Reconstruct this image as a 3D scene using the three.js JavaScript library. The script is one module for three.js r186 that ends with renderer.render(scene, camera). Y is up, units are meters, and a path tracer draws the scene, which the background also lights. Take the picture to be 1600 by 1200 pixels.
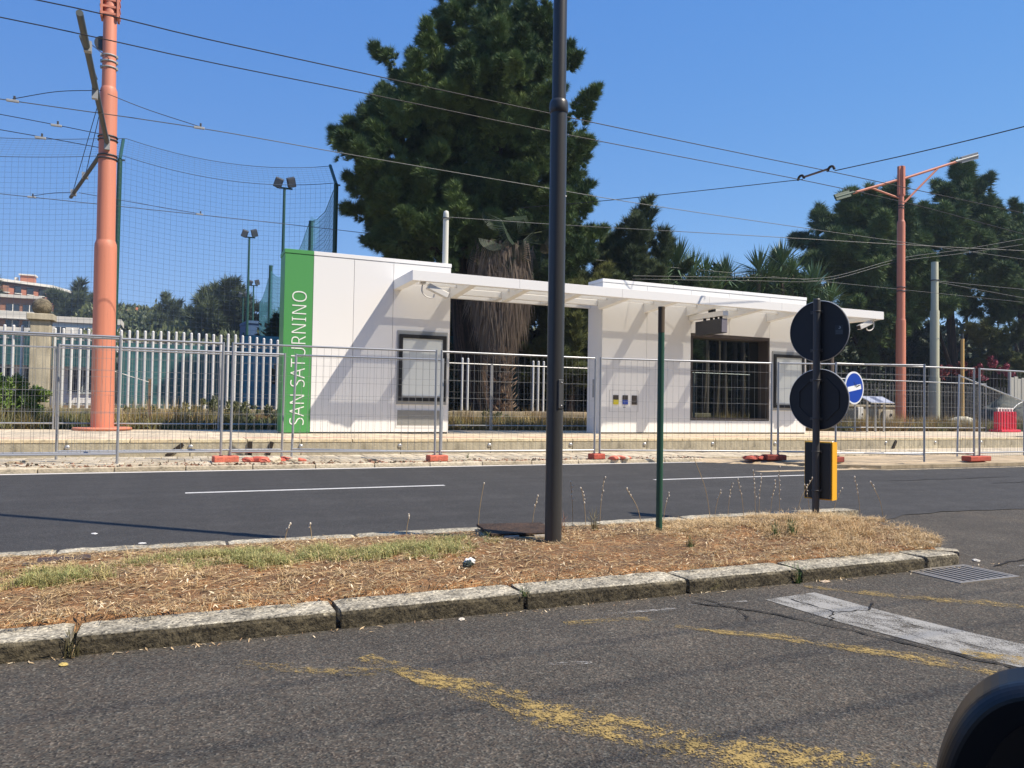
import * as THREE from 'three';
import { mergeGeometries } from 'three/addons/utils/BufferGeometryUtils.js';
import { RoundedBoxGeometry } from 'three/addons/geometries/RoundedBoxGeometry.js';
import { ImprovedNoise } from 'three/addons/math/ImprovedNoise.js';
import { FontLoader } from 'three/addons/loaders/FontLoader.js';
import { TextGeometry } from 'three/addons/geometries/TextGeometry.js';

// ------------------------------------------------------------ camera, sky, sun, exposure
const scene = new THREE.Scene();
const V = (x, y, z) => new THREE.Vector3(x, y, z);
const camera = new THREE.PerspectiveCamera(53.13, 4 / 3, 0.05, 3000);
{
  const yaw = THREE.MathUtils.degToRad(23.75), pitch = THREE.MathUtils.degToRad(1.56), roll = THREE.MathUtils.degToRad(0.97);
  const f = V(Math.sin(yaw) * Math.cos(pitch), Math.sin(pitch), -Math.cos(yaw) * Math.cos(pitch));
  const r = V(Math.cos(yaw), 0, Math.sin(yaw)), u = r.clone().cross(f);
  camera.position.set(0, 1.2, 0);
  camera.up.copy(u).multiplyScalar(Math.cos(roll)).addScaledVector(r, -Math.sin(roll));
  camera.lookAt(camera.position.clone().add(f));
}
const renderer = new THREE.WebGLRenderer({ antialias: true });
renderer.toneMapping = THREE.LinearToneMapping;
renderer.toneMappingExposure = 1.52;
renderer.shadowMap.enabled = true;
const toSun = V(1.95, 3.2, 1.64).normalize();
{ // clear summer sky: deeper blue overhead, paler to the horizon, brighter round the sun
  const w = 512, h = 256, d = new Float32Array(w * h * 4);
  for (let j = 0; j < h; j++) for (let i = 0; i < w; i++) {
    const phi = ((i + 0.5) / w - 0.5) * 2 * Math.PI, th = ((j + 0.5) / h - 0.5) * Math.PI;
    const x = Math.cos(th) * Math.cos(phi), y = Math.sin(th), z = Math.cos(th) * Math.sin(phi);
    const e = Math.max(y, 0), c = x * toSun.x + y * toSun.y + z * toSun.z;
    const k = Math.pow(1 - e, 3.2), m = Math.pow(1 - e, 9);
    const glow = 0.96 + 0.32 * c + 0.5 * Math.pow(Math.max(c, 0), 12);
    const col = [0.050 + 0.145 * k + 0.20 * m, 0.152 + 0.27 * k + 0.13 * m, 0.440 + 0.25 * k + 0.02 * m];
    if (y < 0) { const q = Math.min(1, -y * 8); col[0] += (0.13 - col[0]) * q; col[1] += (0.12 - col[1]) * q; col[2] += (0.10 - col[2]) * q; }
    const o = (j * w + i) * 4; d[o] = col[0] * glow; d[o + 1] = col[1] * glow; d[o + 2] = col[2] * (0.5 + 0.5 * glow); d[o + 3] = 1;
  }
  const t = new THREE.DataTexture(d, w, h, THREE.RGBAFormat, THREE.FloatType);
  t.mapping = THREE.EquirectangularReflectionMapping; t.magFilter = t.minFilter = THREE.LinearFilter; t.needsUpdate = true;
  scene.background = t; scene.environment = t;
}
const sun = new THREE.DirectionalLight(0xfff1dc, 4.6);
sun.position.copy(toSun).multiplyScalar(60).add(V(8, 0, -16)); sun.target.position.set(8, 0, -16);
sun.castShadow = true; sun.shadow.mapSize.set(4096, 4096);
Object.assign(sun.shadow.camera, { left: -45, right: 45, top: 45, bottom: -45, near: 1, far: 160 });
scene.add(sun, sun.target);

// ------------------------------------------------------------ helpers
function rng(seed) { let a = seed >>> 0; return () => { a = (a + 0x6D2B79F5) | 0; let t = Math.imul(a ^ (a >>> 15), 1 | a); t = (t + Math.imul(t ^ (t >>> 7), 61 | t)) ^ t; return ((t ^ (t >>> 14)) >>> 0) / 4294967296; }; }
const perlin = new ImprovedNoise();
const noise = (x, y, z = 0.5) => perlin.noise(x, y, z);
const fbm = (x, y, z = 0.5) => noise(x, y, z) + 0.5 * noise(x * 2.1, y * 2.1, z + 7) + 0.25 * noise(x * 4.3, y * 4.3, z + 13);
const col = (r, g, b) => new THREE.Color().setRGB(r, g, b);
function mat(c, roughness = 0.8, o = {}) { const P = o.transmission || o.clearcoat || o.sheen ? THREE.MeshPhysicalMaterial : THREE.MeshStandardMaterial; return new P({ color: Array.isArray(c) ? col(...c) : c, roughness, metalness: 0, side: THREE.DoubleSide, ...o }); }
const used = {};
function numbered(n) { const k = used[n] = (used[n] ?? -1) + 1; return k ? `${n}_${String(k).padStart(3, '0')}` : n; }
function tag(o, label, category, group) { o.userData.label = label; o.userData.category = category; if (group) o.userData.group = group; return o; }
function thing(name, label, category, p = [0, 0, 0], turn = 0, group) { const g = new THREE.Group(); g.name = numbered(name); g.position.set(...p); g.rotation.y = turn; scene.add(g); return tag(g, label, category, group); }
const shade = (m) => { m.castShadow = m.receiveShadow = true; return m; };
function clean(g) { g = g.index ? g.toNonIndexed() : g; for (const k of Object.keys(g.attributes)) if (!['position', 'normal', 'uv', 'color'].includes(k)) g.deleteAttribute(k); if (!g.attributes.uv) g.setAttribute('uv', new THREE.BufferAttribute(new Float32Array(g.attributes.position.count * 2), 2)); return g; }
function merge(list) { list = [].concat(list).map(clean); const hasC = list.some((g) => g.attributes.color); if (!hasC || list.every((g) => g.attributes.color)) return list.length === 1 ? list[0] : mergeGeometries(list); throw new Error('colour mismatch'); }
function obj(name, geos, m, parent = scene) { const o = shade(new THREE.Mesh(Array.isArray(geos) ? merge(geos) : geos, m)); o.name = parent === scene ? numbered(name) : name; parent.add(o); return o; }
function struct(name, geos, m) { const o = obj(name, geos, m); o.userData.kind = 'structure'; return o; }
function stuff(o) { o.userData.kind = 'stuff'; return o; }
function bx(w, h, d, x = 0, y = 0, z = 0, r = 0) { const g = r ? new RoundedBoxGeometry(w, h, d, 1, r) : new THREE.BoxGeometry(w, h, d); g.translate(x, y, z); return g; }
function bx2(x0, x1, y0, y1, z0, z1, r = 0) { return bx(x1 - x0, y1 - y0, z1 - z0, (x0 + x1) / 2, (y0 + y1) / 2, (z0 + z1) / 2, r); }
function cyl(r0, r1, h, x = 0, y = 0, z = 0, n = 16, open = false) { const g = new THREE.CylinderGeometry(r1, r0, h, n, 1, open); g.translate(x, y + h / 2, z); return g; }
const UP = V(0, 1, 0);
function rod(a, b, r = 0.02, n = 8, r1 = r) { const A = V(...a), B = V(...b), L = A.distanceTo(B); const g = new THREE.CylinderGeometry(r1, r, L, n, 1); g.applyQuaternion(new THREE.Quaternion().setFromUnitVectors(UP, B.clone().sub(A).normalize())); const m = A.add(B).multiplyScalar(0.5); g.translate(m.x, m.y, m.z); return g; }
function bar(a, b, w, h) { const A = V(...a), B = V(...b), L = A.distanceTo(B); const g = new THREE.BoxGeometry(w, L, h); g.applyQuaternion(new THREE.Quaternion().setFromUnitVectors(UP, B.clone().sub(A).normalize())); const m = A.add(B).multiplyScalar(0.5); g.translate(m.x, m.y, m.z); return g; }
function tube(pts, r, seg = 24, n = 6) { return new THREE.TubeGeometry(new THREE.CatmullRomCurve3(pts.map((p) => V(...p))), seg, r, n, false); }
function lathe(pts, n = 24) { return new THREE.LatheGeometry(pts.map((p) => new THREE.Vector2(...p)), n); }
// uv in metres from the face that each triangle looks along
function metres(g, s = 1) {
  g = clean(g.clone()); const p = g.attributes.position, uv = new Float32Array(p.count * 2), a = V(), b = V(), c = V(), n = V();
  for (let i = 0; i < p.count; i += 3) {
    a.fromBufferAttribute(p, i); b.fromBufferAttribute(p, i + 1); c.fromBufferAttribute(p, i + 2);
    n.copy(b).sub(a).cross(c.clone().sub(a)); const ax = Math.abs(n.x), ay = Math.abs(n.y), az = Math.abs(n.z);
    [a, b, c].forEach((v, k) => { const [u, w] = ay >= ax && ay >= az ? [v.x, v.z] : ax > az ? [v.z, v.y] : [v.x, v.y]; uv[(i + k) * 2] = u * s; uv[(i + k) * 2 + 1] = w * s; });
  }
  g.setAttribute('uv', new THREE.BufferAttribute(uv, 2)); return g;
}
function triSoup(tris, uvs, colors) { const g = new THREE.BufferGeometry(); g.setAttribute('position', new THREE.Float32BufferAttribute(tris, 3)); if (uvs) g.setAttribute('uv', new THREE.Float32BufferAttribute(uvs, 2)); if (colors) g.setAttribute('color', new THREE.Float32BufferAttribute(colors, 3)); g.computeVertexNormals(); return clean(g); }

// ------------------------------------------------------------ surface textures (grain, stains, print)
function dataTex(n, f, srgb = true, rep = 1, h = n) {
  const d = new Uint8Array(n * h * 4);
  for (let j = 0; j < h; j++) for (let i = 0; i < n; i++) { const c = f(i / n, j / h, i, j), o = (j * n + i) * 4; d[o] = c[0] * 255; d[o + 1] = c[1] * 255; d[o + 2] = c[2] * 255; d[o + 3] = 255; }
  const t = new THREE.DataTexture(d, n, h); t.wrapS = t.wrapT = THREE.RepeatWrapping; t.magFilter = THREE.LinearFilter; t.minFilter = THREE.LinearMipmapLinearFilter; t.generateMipmaps = true;
  if (srgb) t.colorSpace = THREE.SRGBColorSpace; t.repeat.set(rep, rep); t.needsUpdate = true; return t;
}
function lattice(n, seed) { const r = rng(seed), a = new Float32Array(n * n); for (let i = 0; i < a.length; i++) a[i] = r(); return (u, v) => { const x = ((u % 1) + 1) % 1 * n, y = ((v % 1) + 1) % 1 * n, i = Math.floor(x), j = Math.floor(y), s = (q) => q * q * (3 - 2 * q), fx = s(x - i), fy = s(y - j), i1 = (i + 1) % n, j1 = (j + 1) % n, I = i % n, J = j % n; return (a[J * n + I] * (1 - fx) + a[J * n + i1] * fx) * (1 - fy) + (a[j1 * n + I] * (1 - fx) + a[j1 * n + i1] * fx) * fy; }; }
const L8 = lattice(8, 1), L32 = lattice(32, 2), L128 = lattice(128, 3), L256 = lattice(256, 4), L16 = lattice(16, 9), L64 = lattice(64, 10);
const clamp = (x, a = 0, b = 1) => Math.min(b, Math.max(a, x));
const sstep = (a, b, x) => { const t = clamp((x - a) / (b - a)); return t * t * (3 - 2 * t); };
// stone chippings in bitumen: 1.6 m tile
const asphaltMap = dataTex(1024, (u, v) => {
  const g = L256(u, v), k = L128(u + 0.3, v), w = L8(u, v);
  let a = 0.52 + 0.20 * (g - 0.5) + 0.18 * (k - 0.5) + 0.08 * (w - 0.5);
  if (g > 0.80) a += 0.16; if (g < 0.14) a -= 0.16;
  const t = (L128(v, u) - 0.5) * 0.05; return [clamp(a + t), clamp(a), clamp(a - t * 0.6)];
});
const asphaltBump = dataTex(1024, (u, v) => { const g = L256(u, v) * 0.7 + L128(u + 0.3, v) * 0.3; return [g, g, g]; }, false);
const graniteMap = dataTex(512, (u, v) => { const g = L256(u, v), k = L64(u, v), w = L8(u, v); const h = L128(u, v), q = L16(u, v); let a = 0.62 + 0.20 * (g - 0.5) + 0.30 * (h - 0.5) + 0.22 * (k - 0.5) + 0.14 * (w - 0.5) + 0.14 * (q - 0.5); if (h < 0.18) a -= 0.14; if (h > 0.9) a += 0.1; return [clamp(a), clamp(a * 0.975), clamp(a * 0.90)]; });
const graniteBump = dataTex(512, (u, v) => { const a = 0.5 * L64(u, v) + 0.3 * L256(u, v) + 0.2 * L16(u, v); return [a, a, a]; }, false);
const concreteMap = dataTex(512, (u, v) => { const s = L64(u, v * 0.06), k = L128(u, v), w = L8(u, v), q = L16(u, v * 0.25); const a = 0.85 + 0.10 * (s - 0.5) + 0.08 * (k - 0.5) + 0.14 * (w - 0.5) + 0.12 * (q - 0.5); return [clamp(a), clamp(a * 0.975), clamp(a * 0.90)]; });
const barkMap = dataTex(256, (u, v) => { const s = L32(u, v * 0.2), k = L128(u, v * 0.5); const a = 0.42 + 0.5 * (s - 0.5) + 0.3 * (k - 0.5); return [clamp(a), clamp(a * 0.9), clamp(a * 0.8)]; });
const paintMap = dataTex(512, (u, v) => { const s = L32(u, v * 0.5), k = L128(u, v), w = L8(u, v), q = L64(u * 2, v); let a = 0.955 + 0.05 * (w - 0.5) + 0.04 * (s - 0.5) + 0.03 * (k - 0.5); if (q > 0.93 && k > 0.6) a -= 0.16; return [clamp(a), clamp(a), clamp(a * 0.99)]; });
const soilMap = dataTex(1024, (u, v) => { const g = L256(u, v), k = L64(u, v), w = L8(u, v), q = L16(u + 0.4, v); const a = 0.46 + 0.26 * (g - 0.5) + 0.16 * (k - 0.5) + 0.16 * (w - 0.5), t = 0.5 * (q - 0.5); return [clamp(a * (1.12 + 0.2 * t)), clamp(a * 0.93), clamp(a * (0.72 - 0.2 * t))]; });

const M = {
  white: mat([0.80, 0.80, 0.78], 0.42), whiteRough: mat([0.74, 0.74, 0.72], 0.7), trimWhite: mat([0.82, 0.82, 0.81], 0.35), joint: mat([0.30, 0.30, 0.29], 0.8), black: mat([0.006, 0.006, 0.007], 0.7),
  green: mat([0.075, 0.30, 0.085], 0.45), greenDark: mat([0.012, 0.07, 0.05], 0.5), galv: mat([0.42, 0.43, 0.44], 0.42, { metalness: 0.55 }), galvDull: mat([0.36, 0.37, 0.37], 0.6, { metalness: 0.3 }),
  salmon: mat([0.66, 0.245, 0.155], 0.55, { map: paintMap }), lampGrey: mat([0.046, 0.047, 0.049], 0.36, { map: paintMap }), wire: mat([0.02, 0.02, 0.022], 0.5, { metalness: 0.3 }), wireGrey: mat([0.11, 0.115, 0.11], 0.5, { metalness: 0.4 }),
  steel: mat([0.55, 0.55, 0.54], 0.35, { metalness: 0.7 }), darkSteel: mat([0.07, 0.075, 0.08], 0.5, { metalness: 0.4 }), cream: mat([0.50, 0.50, 0.36], 0.6),
};
// ------------------------------------------------------------ ground, roads
function sheet(xs, zs, yf, colorF, uvs, skip) {
  const P = [], U = [], C = [], I = [], nx = xs.length, nz = zs.length;
  for (let j = 0; j < nz; j++) for (let i = 0; i < nx; i++) { const x = xs[i], z = zs[j]; P.push(x, yf(x, z), z); U.push(x * uvs, z * uvs); if (colorF) C.push(...colorF(x, z)); }
  for (let j = 0; j < nz - 1; j++) for (let i = 0; i < nx - 1; i++) { if (skip && skip((xs[i] + xs[i + 1]) / 2, (zs[j] + zs[j + 1]) / 2)) continue; const a = j * nx + i, b = a + 1, c = a + nx, d = c + 1; I.push(a, b, c, b, d, c); }
  const g = new THREE.BufferGeometry(); g.setAttribute('position', new THREE.Float32BufferAttribute(P, 3)); g.setAttribute('uv', new THREE.Float32BufferAttribute(U, 2)); if (colorF) g.setAttribute('color', new THREE.Float32BufferAttribute(C, 3)); g.setIndex(I); g.computeVertexNormals(); return g;
}
const range = (a, b, s) => { const o = [], n = Math.round((b - a) / s); for (let i = 0; i <= n; i++) o.push(a + (b - a) * i / n); return o; };
struct('ground', sheet([-900, -300, -60, 0, 60, 300, 900], [200, 40, 0, -40, -150, -400, -900], () => -0.35, null, 0.3), mat([0.16, 0.13, 0.09], 0.95, { map: soilMap }));
{ // old worn asphalt: browner in dusty bands, darker in patches
  const cf = (x, z) => {
    const a = fbm(x * 0.35, z * 0.9, 3.2), b = fbm(x * 1.7, z * 1.9, 9.1), d = sstep(-3.35, -4.1, z + 0.12 * b);
    const dust = clamp(0.6 * d + 0.5 * sstep(0.0, 0.5, b + 0.5 * a)), k = 0.93 + 0.16 * a + 0.13 * b;
    return [k * (1 + 0.10 * dust), k * (1 + 0.03 * dust), k * (0.96 - 0.04 * dust)];
  };
  const xs = [-90, -40, -14, ...range(-6, 9, 0.1), 10, 12, 15, 20, 30, 50, 90], zs = [30, 14, 6, ...range(2, -6.3, 0.1), -6.45];
  const g = sheet(xs, zs, (x, z) => 0, cf, 0.62, (x, z) => x > 5.1 && x < 5.7 && z < -3.7 && z > -4.1);
  struct('road', g, mat([0.255, 0.233, 0.202], 0.95, { map: asphaltMap, bumpMap: asphaltBump, bumpScale: 0.006, vertexColors: true }));
}
const farY = (z) => 0.006 + (-6.3 - z) * 0.0111;
{ // newer, finer and darker asphalt
  const cf = (x, z) => { const b = fbm(x * 0.5, z * 3.0, 21), q = fbm(x * 0.12, z * 6, 5), lane = Math.exp(-Math.pow((z + 8.1) / 0.35, 2)) + Math.exp(-Math.pow((z + 9.6) / 0.3, 2)) + Math.exp(-Math.pow((z + 11.2) / 0.35, 2)) + Math.exp(-Math.pow((z + 12.4) / 0.3, 2)), k = 0.97 + 0.10 * b + 0.14 * q - 0.10 * lane * (0.6 + 0.8 * fbm(x * 0.3, z, 44)); return [k * 1.01, k, k * 0.99]; };
  const rag = (x) => (x > 6.4 ? -6.0 - 0.35 * Math.sin((x - 6.4) * 0.7) - 0.12 * fbm(x * 2, 3) : -6.28);
  const g = sheet([-90, -50, -25, -12, ...range(-6, 18, 0.25), 22, 30, 45, 90], [0, 0.01, 0.03, 0.06, ...range(0.1, 1, 0.018)], (x, z) => z, (x, t) => cf(x, -6.28 - 6.92 * t), 1);
  const p = g.attributes.position, uv = g.attributes.uv;
  for (let i = 0; i < p.count; i++) { const x = p.getX(i), t = p.getZ(i), z0 = rag(x), z = z0 + (-13.2 - z0) * t; p.setZ(i, z); p.setY(i, farY(z)); uv.setXY(i, x * 0.9, z * 0.9); }
  g.computeVertexNormals();
  struct('tram_side_road', g, mat([0.155, 0.154, 0.152], 0.9, { map: asphaltMap, bumpMap: asphaltBump, bumpScale: 0.003, vertexColors: true }));
}
// painted lines
// paint rubbed down to flecks: u runs across the stripe, v along it (one repeat every 2 m)
const wornAlpha = (seed, edge, cut, soft = 0.12) => { const a = lattice(64, seed), b = lattice(16, seed + 1), c = lattice(256, seed + 2), d = lattice(4, seed + 3); return dataTex(512, (u, v) => { const e = Math.min(sstep(0, edge, u + 0.3 * edge * (b(u, v) - 0.5)), sstep(0, edge, 1 - u + 0.3 * edge * (b(v, u) - 0.5))); const q = 0.30 * a(u, v * 4) + 0.26 * b(u, v * 4) + 0.38 * c(u, v * 4) + 0.26 * (d(u, v * 3) - 0.5); const s = sstep(cut, cut + soft, q * (0.35 + 0.65 * e)) * sstep(0, 0.02, e); return [s, s, s]; }, false); };
function stripe(name, pts, w, y, m) { // ribbon along pts with uv 0..1 across and along
  const T = [], U = []; let L = 0; const Q = pts.map((p) => V(p[0], 0, p[1]));
  const tot = Q.slice(1).reduce((s, q, i) => s + q.distanceTo(Q[i]), 0);
  for (let i = 0; i < Q.length - 1; i++) {
    const dir = Q[i + 1].clone().sub(Q[i]), n = (k) => { const a = Q[Math.max(0, k - 1)], b = Q[Math.min(Q.length - 1, k + 1)], d = b.clone().sub(a).normalize(); return V(-d.z, 0, d.x).multiplyScalar((Array.isArray(w) ? w[k] : w) / 2); };
    const a = Q[i].clone().add(n(i)), b = Q[i].clone().sub(n(i)), c = Q[i + 1].clone().add(n(i + 1)), d = Q[i + 1].clone().sub(n(i + 1)), v0 = L / 2 + pts[0][0], v1 = (L += dir.length()) / 2 + pts[0][0], Y = typeof y === 'function' ? y : () => y;
    for (const [q, u, v] of [[a, 0, v0], [c, 0, v1], [b, 1, v0], [b, 1, v0], [c, 0, v1], [d, 1, v1]]) { T.push(q.x, Y(q.z), q.z); U.push(u, v); }
  }
  return struct(name, triSoup(T, U), m);
}
const lineWhite = mat([0.55, 0.55, 0.54], 0.8, { alphaMap: wornAlpha(31, 0.02, 0.16), transparent: true });
for (const [a, b] of [[-7.0, -3.4], [0.16, 3.52], [7.0, 10.3]]) stripe('lane_line', [[a, -10.25], [b, -10.3]], 0.1, (z) => farY(z) + 0.004, lineWhite);
stripe('edge_line', [[-40, -12.93], [-12, -12.95], [0, -12.98], [6, -13.02], [10.4, -13.0]], 0.13, (z) => farY(z) + 0.004, mat([0.62, 0.60, 0.56], 0.8));
stripe('edge_line', [[11.0, -12.35], [11.9, -11.2], [12.7, -10.78], [17, -10.72], [30, -10.7]], 0.12, (z) => farY(z) + 0.004, mat([0.60, 0.50, 0.33], 0.8, { alphaMap: wornAlpha(47, 0.02, 0.34), transparent: true }));
const yel = (s, cut) => mat([0.36, 0.255, 0.085], 0.9, { alphaMap: wornAlpha(s, 0.4, cut + 0.115, 0.14), transparent: true });
stripe('worn_yellow_marking', [[0.85, -3.62], [1.15, -3.12], [1.45, -2.62], [1.85, -2.15], [2.4, -1.55]], [0.2, 0.36, 0.5, 0.62, 0.7], 0.004, yel(61, 0.365));
stripe('worn_yellow_marking', [[2.55, -3.52], [2.95, -3.16], [3.3, -2.72], [3.5, -2.36]], [0.18, 0.26, 0.34, 0.30], 0.004, yel(71, 0.40));
stripe('worn_yellow_marking', [[3.95, -4.0], [4.4, -3.52], [4.9, -3.08], [5.6, -2.6]], [0.2, 0.34, 0.36, 0.36], 0.004, yel(81, 0.42));
stripe('worn_yellow_marking', [[3.62, -2.62], [3.95, -2.28], [4.6, -1.9]], 0.3, 0.0045, yel(91, 0.36));
stripe('worn_yellow_marking', [[0.3, -3.72], [0.62, -3.5], [0.9, -3.38]], 0.26, 0.004, yel(95, 0.44));
stripe('worn_yellow_marking', [[2.0, -3.78], [2.5, -3.7]], 0.18, 0.004, yel(99, 0.44));
{ // one old crossing bar, cracked into plates
  const a = lattice(128, 5), b = lattice(8, 6), cells = [], r = rng(77); for (let i = 0; i < 26; i++) cells.push([r(), r()]);
  const tex = dataTex(512, (u, v) => { let d1 = 9, d2 = 9; for (const [x, y] of cells) { const d = Math.hypot((u - x + 0.05 * (a(u, v) - 0.5)), (v - y + 0.05 * (a(v, u) - 0.5)) * 3.2); if (d < d1) { d2 = d1; d1 = d; } else if (d < d2) d2 = d; } const e = Math.min(sstep(0, 0.03, u), sstep(0, 0.03, 1 - u)); const s = sstep(0.004, 0.016, d2 - d1) * sstep(0.26, 0.52, a(u, v * 4) * 0.4 + b(u, v * 3) * 0.3 + 0.3 * L256(u, v * 4)) * e; return [s, s, s]; }, false);
  stripe('worn_white_marking', [[3.66, -3.82], [3.70, -3.3], [3.80, -2.75], [3.93, -2.3], [4.1, -1.8]], [0.46, 0.46, 0.45, 0.44, 0.44], 0.004, mat([0.30, 0.295, 0.275], 0.9, { alphaMap: tex, transparent: true }));
  const scuff = mat([0.40, 0.39, 0.37], 0.9, { alphaMap: wornAlpha(103, 0.5, 0.53, 0.1), transparent: true });
  for (const [x, z, w, l] of [[2.28, -3.86, 0.12, 0.5], [2.9, -3.86, 0.12, 0.4], [1.62, -3.2, 0.14, 0.2], [6.0, -3.95, 0.2, 0.4]]) stripe('worn_white_marking', [[x, z], [x + l, z + 0.05]], w, 0.0042, scuff);
}
{ // road cracks as flat strips, groove shade painted into their dark colour
  const dirt = mat([0.012, 0.011, 0.010], 1), r = rng(5);
  const crack = (pts, w) => { const Q = []; for (let i = 0; i < pts.length - 1; i++) for (let k = 0; k < 7; k++) { const t = k / 7; Q.push([pts[i][0] + (pts[i + 1][0] - pts[i][0]) * t + (r() - 0.5) * 0.035, pts[i][1] + (pts[i + 1][1] - pts[i][1]) * t + (r() - 0.5) * 0.035]); } Q.push(pts.at(-1)); stripe('road_crack', Q, Q.map(() => w * (0.4 + 1.1 * r())), 0.0065, dirt); };
  crack([[2.95, -3.92], [3.22, -3.55], [3.40, -3.15], [3.50, -2.8], [3.62, -2.45], [3.72, -2.2]], 0.016);
  crack([[3.05, -3.98], [3.12, -3.7], [3.02, -3.45]], 0.010); crack([[3.45, -3.3], [3.62, -3.42], [3.86, -3.38], [4.02, -3.5]], 0.011); crack([[3.62, -3.42], [3.6, -3.75]], 0.009);
  crack([[5.9, -4.0], [6.6, -4.15], [7.6, -4.0], [9, -4.2]], 0.02); crack([[6.5, -3.4], [8, -3.5], [10, -3.3]], 0.012); crack([[5.75, -3.6], [6.4, -3.3], [7.2, -3.35]], 0.012);
  for (const [x0, x1, z] of [[11, 14, -9.2], [12.5, 17, -8.5], [15, 20, -9.4]]) { const Q = range(x0, x1, 0.3).map((x) => [x, z + (r() - 0.5) * 0.09]); stripe('road_crack', Q, 0.03, (zz) => farY(zz) + 0.006, dirt); }
}
// ------------------------------------------------------------ the planted median and its kerbs
const soilY = (x, z) => 0.112 + 0.018 * fbm(x * 1.1, z * 1.4, 2) + 0.035 * Math.sin(clamp((z + 6.2) / 1.85) * Math.PI) + 0.05 * Math.max(0, 1 - Math.hypot((x - 5.1) / 1.2, (z + 5.4) / 0.7));
const noseX = (z) => { const t = clamp((z + 6.25) / 1.95); return 5.45 + 0.85 * Math.sqrt(Math.max(0, 1 - Math.pow(Math.abs(t - 0.42) / 0.62, 2.2))); };
{
  const zs = range(-6.2, -4.30, 0.05), us = range(0, 1, 1 / 230), g = sheet(us, zs, () => 0, null, 1), p = g.attributes.position, uv = g.attributes.uv, C = [];
  for (let i = 0; i < p.count; i++) {
    const u = p.getX(i), z = p.getZ(i), x = -14 + u * (noseX(z) + 14); p.setX(i, x);
    const edge = sstep(0, 0.25, noseX(z) - x) * sstep(-4.315, -4.39, z + 0.02 * noise(x * 5, 3)) * sstep(-6.2, -6.12, z); p.setY(i, edge * soilY(x, z) + (1 - edge) * (x > 5.5 ? -0.02 : 0.055)); uv.setXY(i, x * 0.8, z * 0.8);
    const bare = sstep(0.45, 0.1, Math.hypot((x - 3.2) / 0.9, (z + 5.0) / 0.35)) * 0.8, a = fbm(x * 1.6, z * 2.2, 30);
    C.push(0.9 + 0.15 * a - 0.25 * bare, 0.82 + 0.14 * a - 0.14 * bare, 0.72 + 0.12 * a);
  }
  g.setAttribute('color', new THREE.Float32BufferAttribute(C, 3)); g.computeVertexNormals();
  struct('median_soil', g, mat([0.95, 0.84, 0.71], 0.97, { map: soilMap, bumpMap: soilMap, bumpScale: 0.02, vertexColors: true }));
}
const kerbStone = mat([0.84, 0.81, 0.74], 0.92, { map: graniteMap, bumpMap: graniteBump, bumpScale: 0.007, vertexColors: true });
function stoneGeo(L, h, w, seed, grime) { // rough-dressed block: worn arris, chipped faces; the road side is caked with dirt and moss
  let g = new THREE.BoxGeometry(L, h, w, 24, 16, 8); const p = g.attributes.position;
  for (let i = 0; i < p.count; i++) {
    let x = p.getX(i), y = p.getY(i), z = p.getZ(i); const ex = L / 2 - Math.abs(x), ey = h / 2 - y, ez = w / 2 - z, r = 0.014;
    if (ey < r && ez < r) { y -= 0.006 * (1 - ey / r); z -= 0.006 * (1 - ez / r); } if (ex < 0.012) { x *= 0.994; if (ey < 0.001) y -= 0.006; if (ez < 0.001) z -= 0.006; }
    const n = fbm(x * 5 + seed * 3.1, y * 9 + z * 7, seed), m = noise(x * 23 + seed, y * 23, z * 23);
    y += (y > 0 ? 1 : 0) * (0.004 * n + 0.0015 * m); z += (z > 0 ? 1 : 0) * (0.005 * n + 0.002 * m); p.setXYZ(i, x, y, z);
  }
  g = metres(g, 0.9); g.computeVertexNormals(); const q = g.attributes.position, C = [];
  for (let i = 0; i < q.count; i++) { const x = q.getX(i), y = q.getY(i), z = q.getZ(i), n = fbm(x * 6 + seed, y * 14, z * 8 + seed), n2 = fbm(x * 2 + seed * 2, y * 3, z * 3); const d = grime * clamp(sstep(h / 2 - 0.003, h / 2 - 0.013, y + 0.007 * n) * sstep(0.25 * w, 0.45 * w, z)), moss = d * sstep(0.5, 0.8, n2 + 0.4 * n); const k = 1 + 0.20 * n2 + 0.08 * n; C.push(k * (1 - 0.80 * d + 0.05 * moss), k * (1 - 0.815 * d + 0.06 * moss), k * (1 - 0.85 * d - 0.03 * moss)); }
  g.setAttribute('color', new THREE.Float32BufferAttribute(C, 3)); return g;
}
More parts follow.
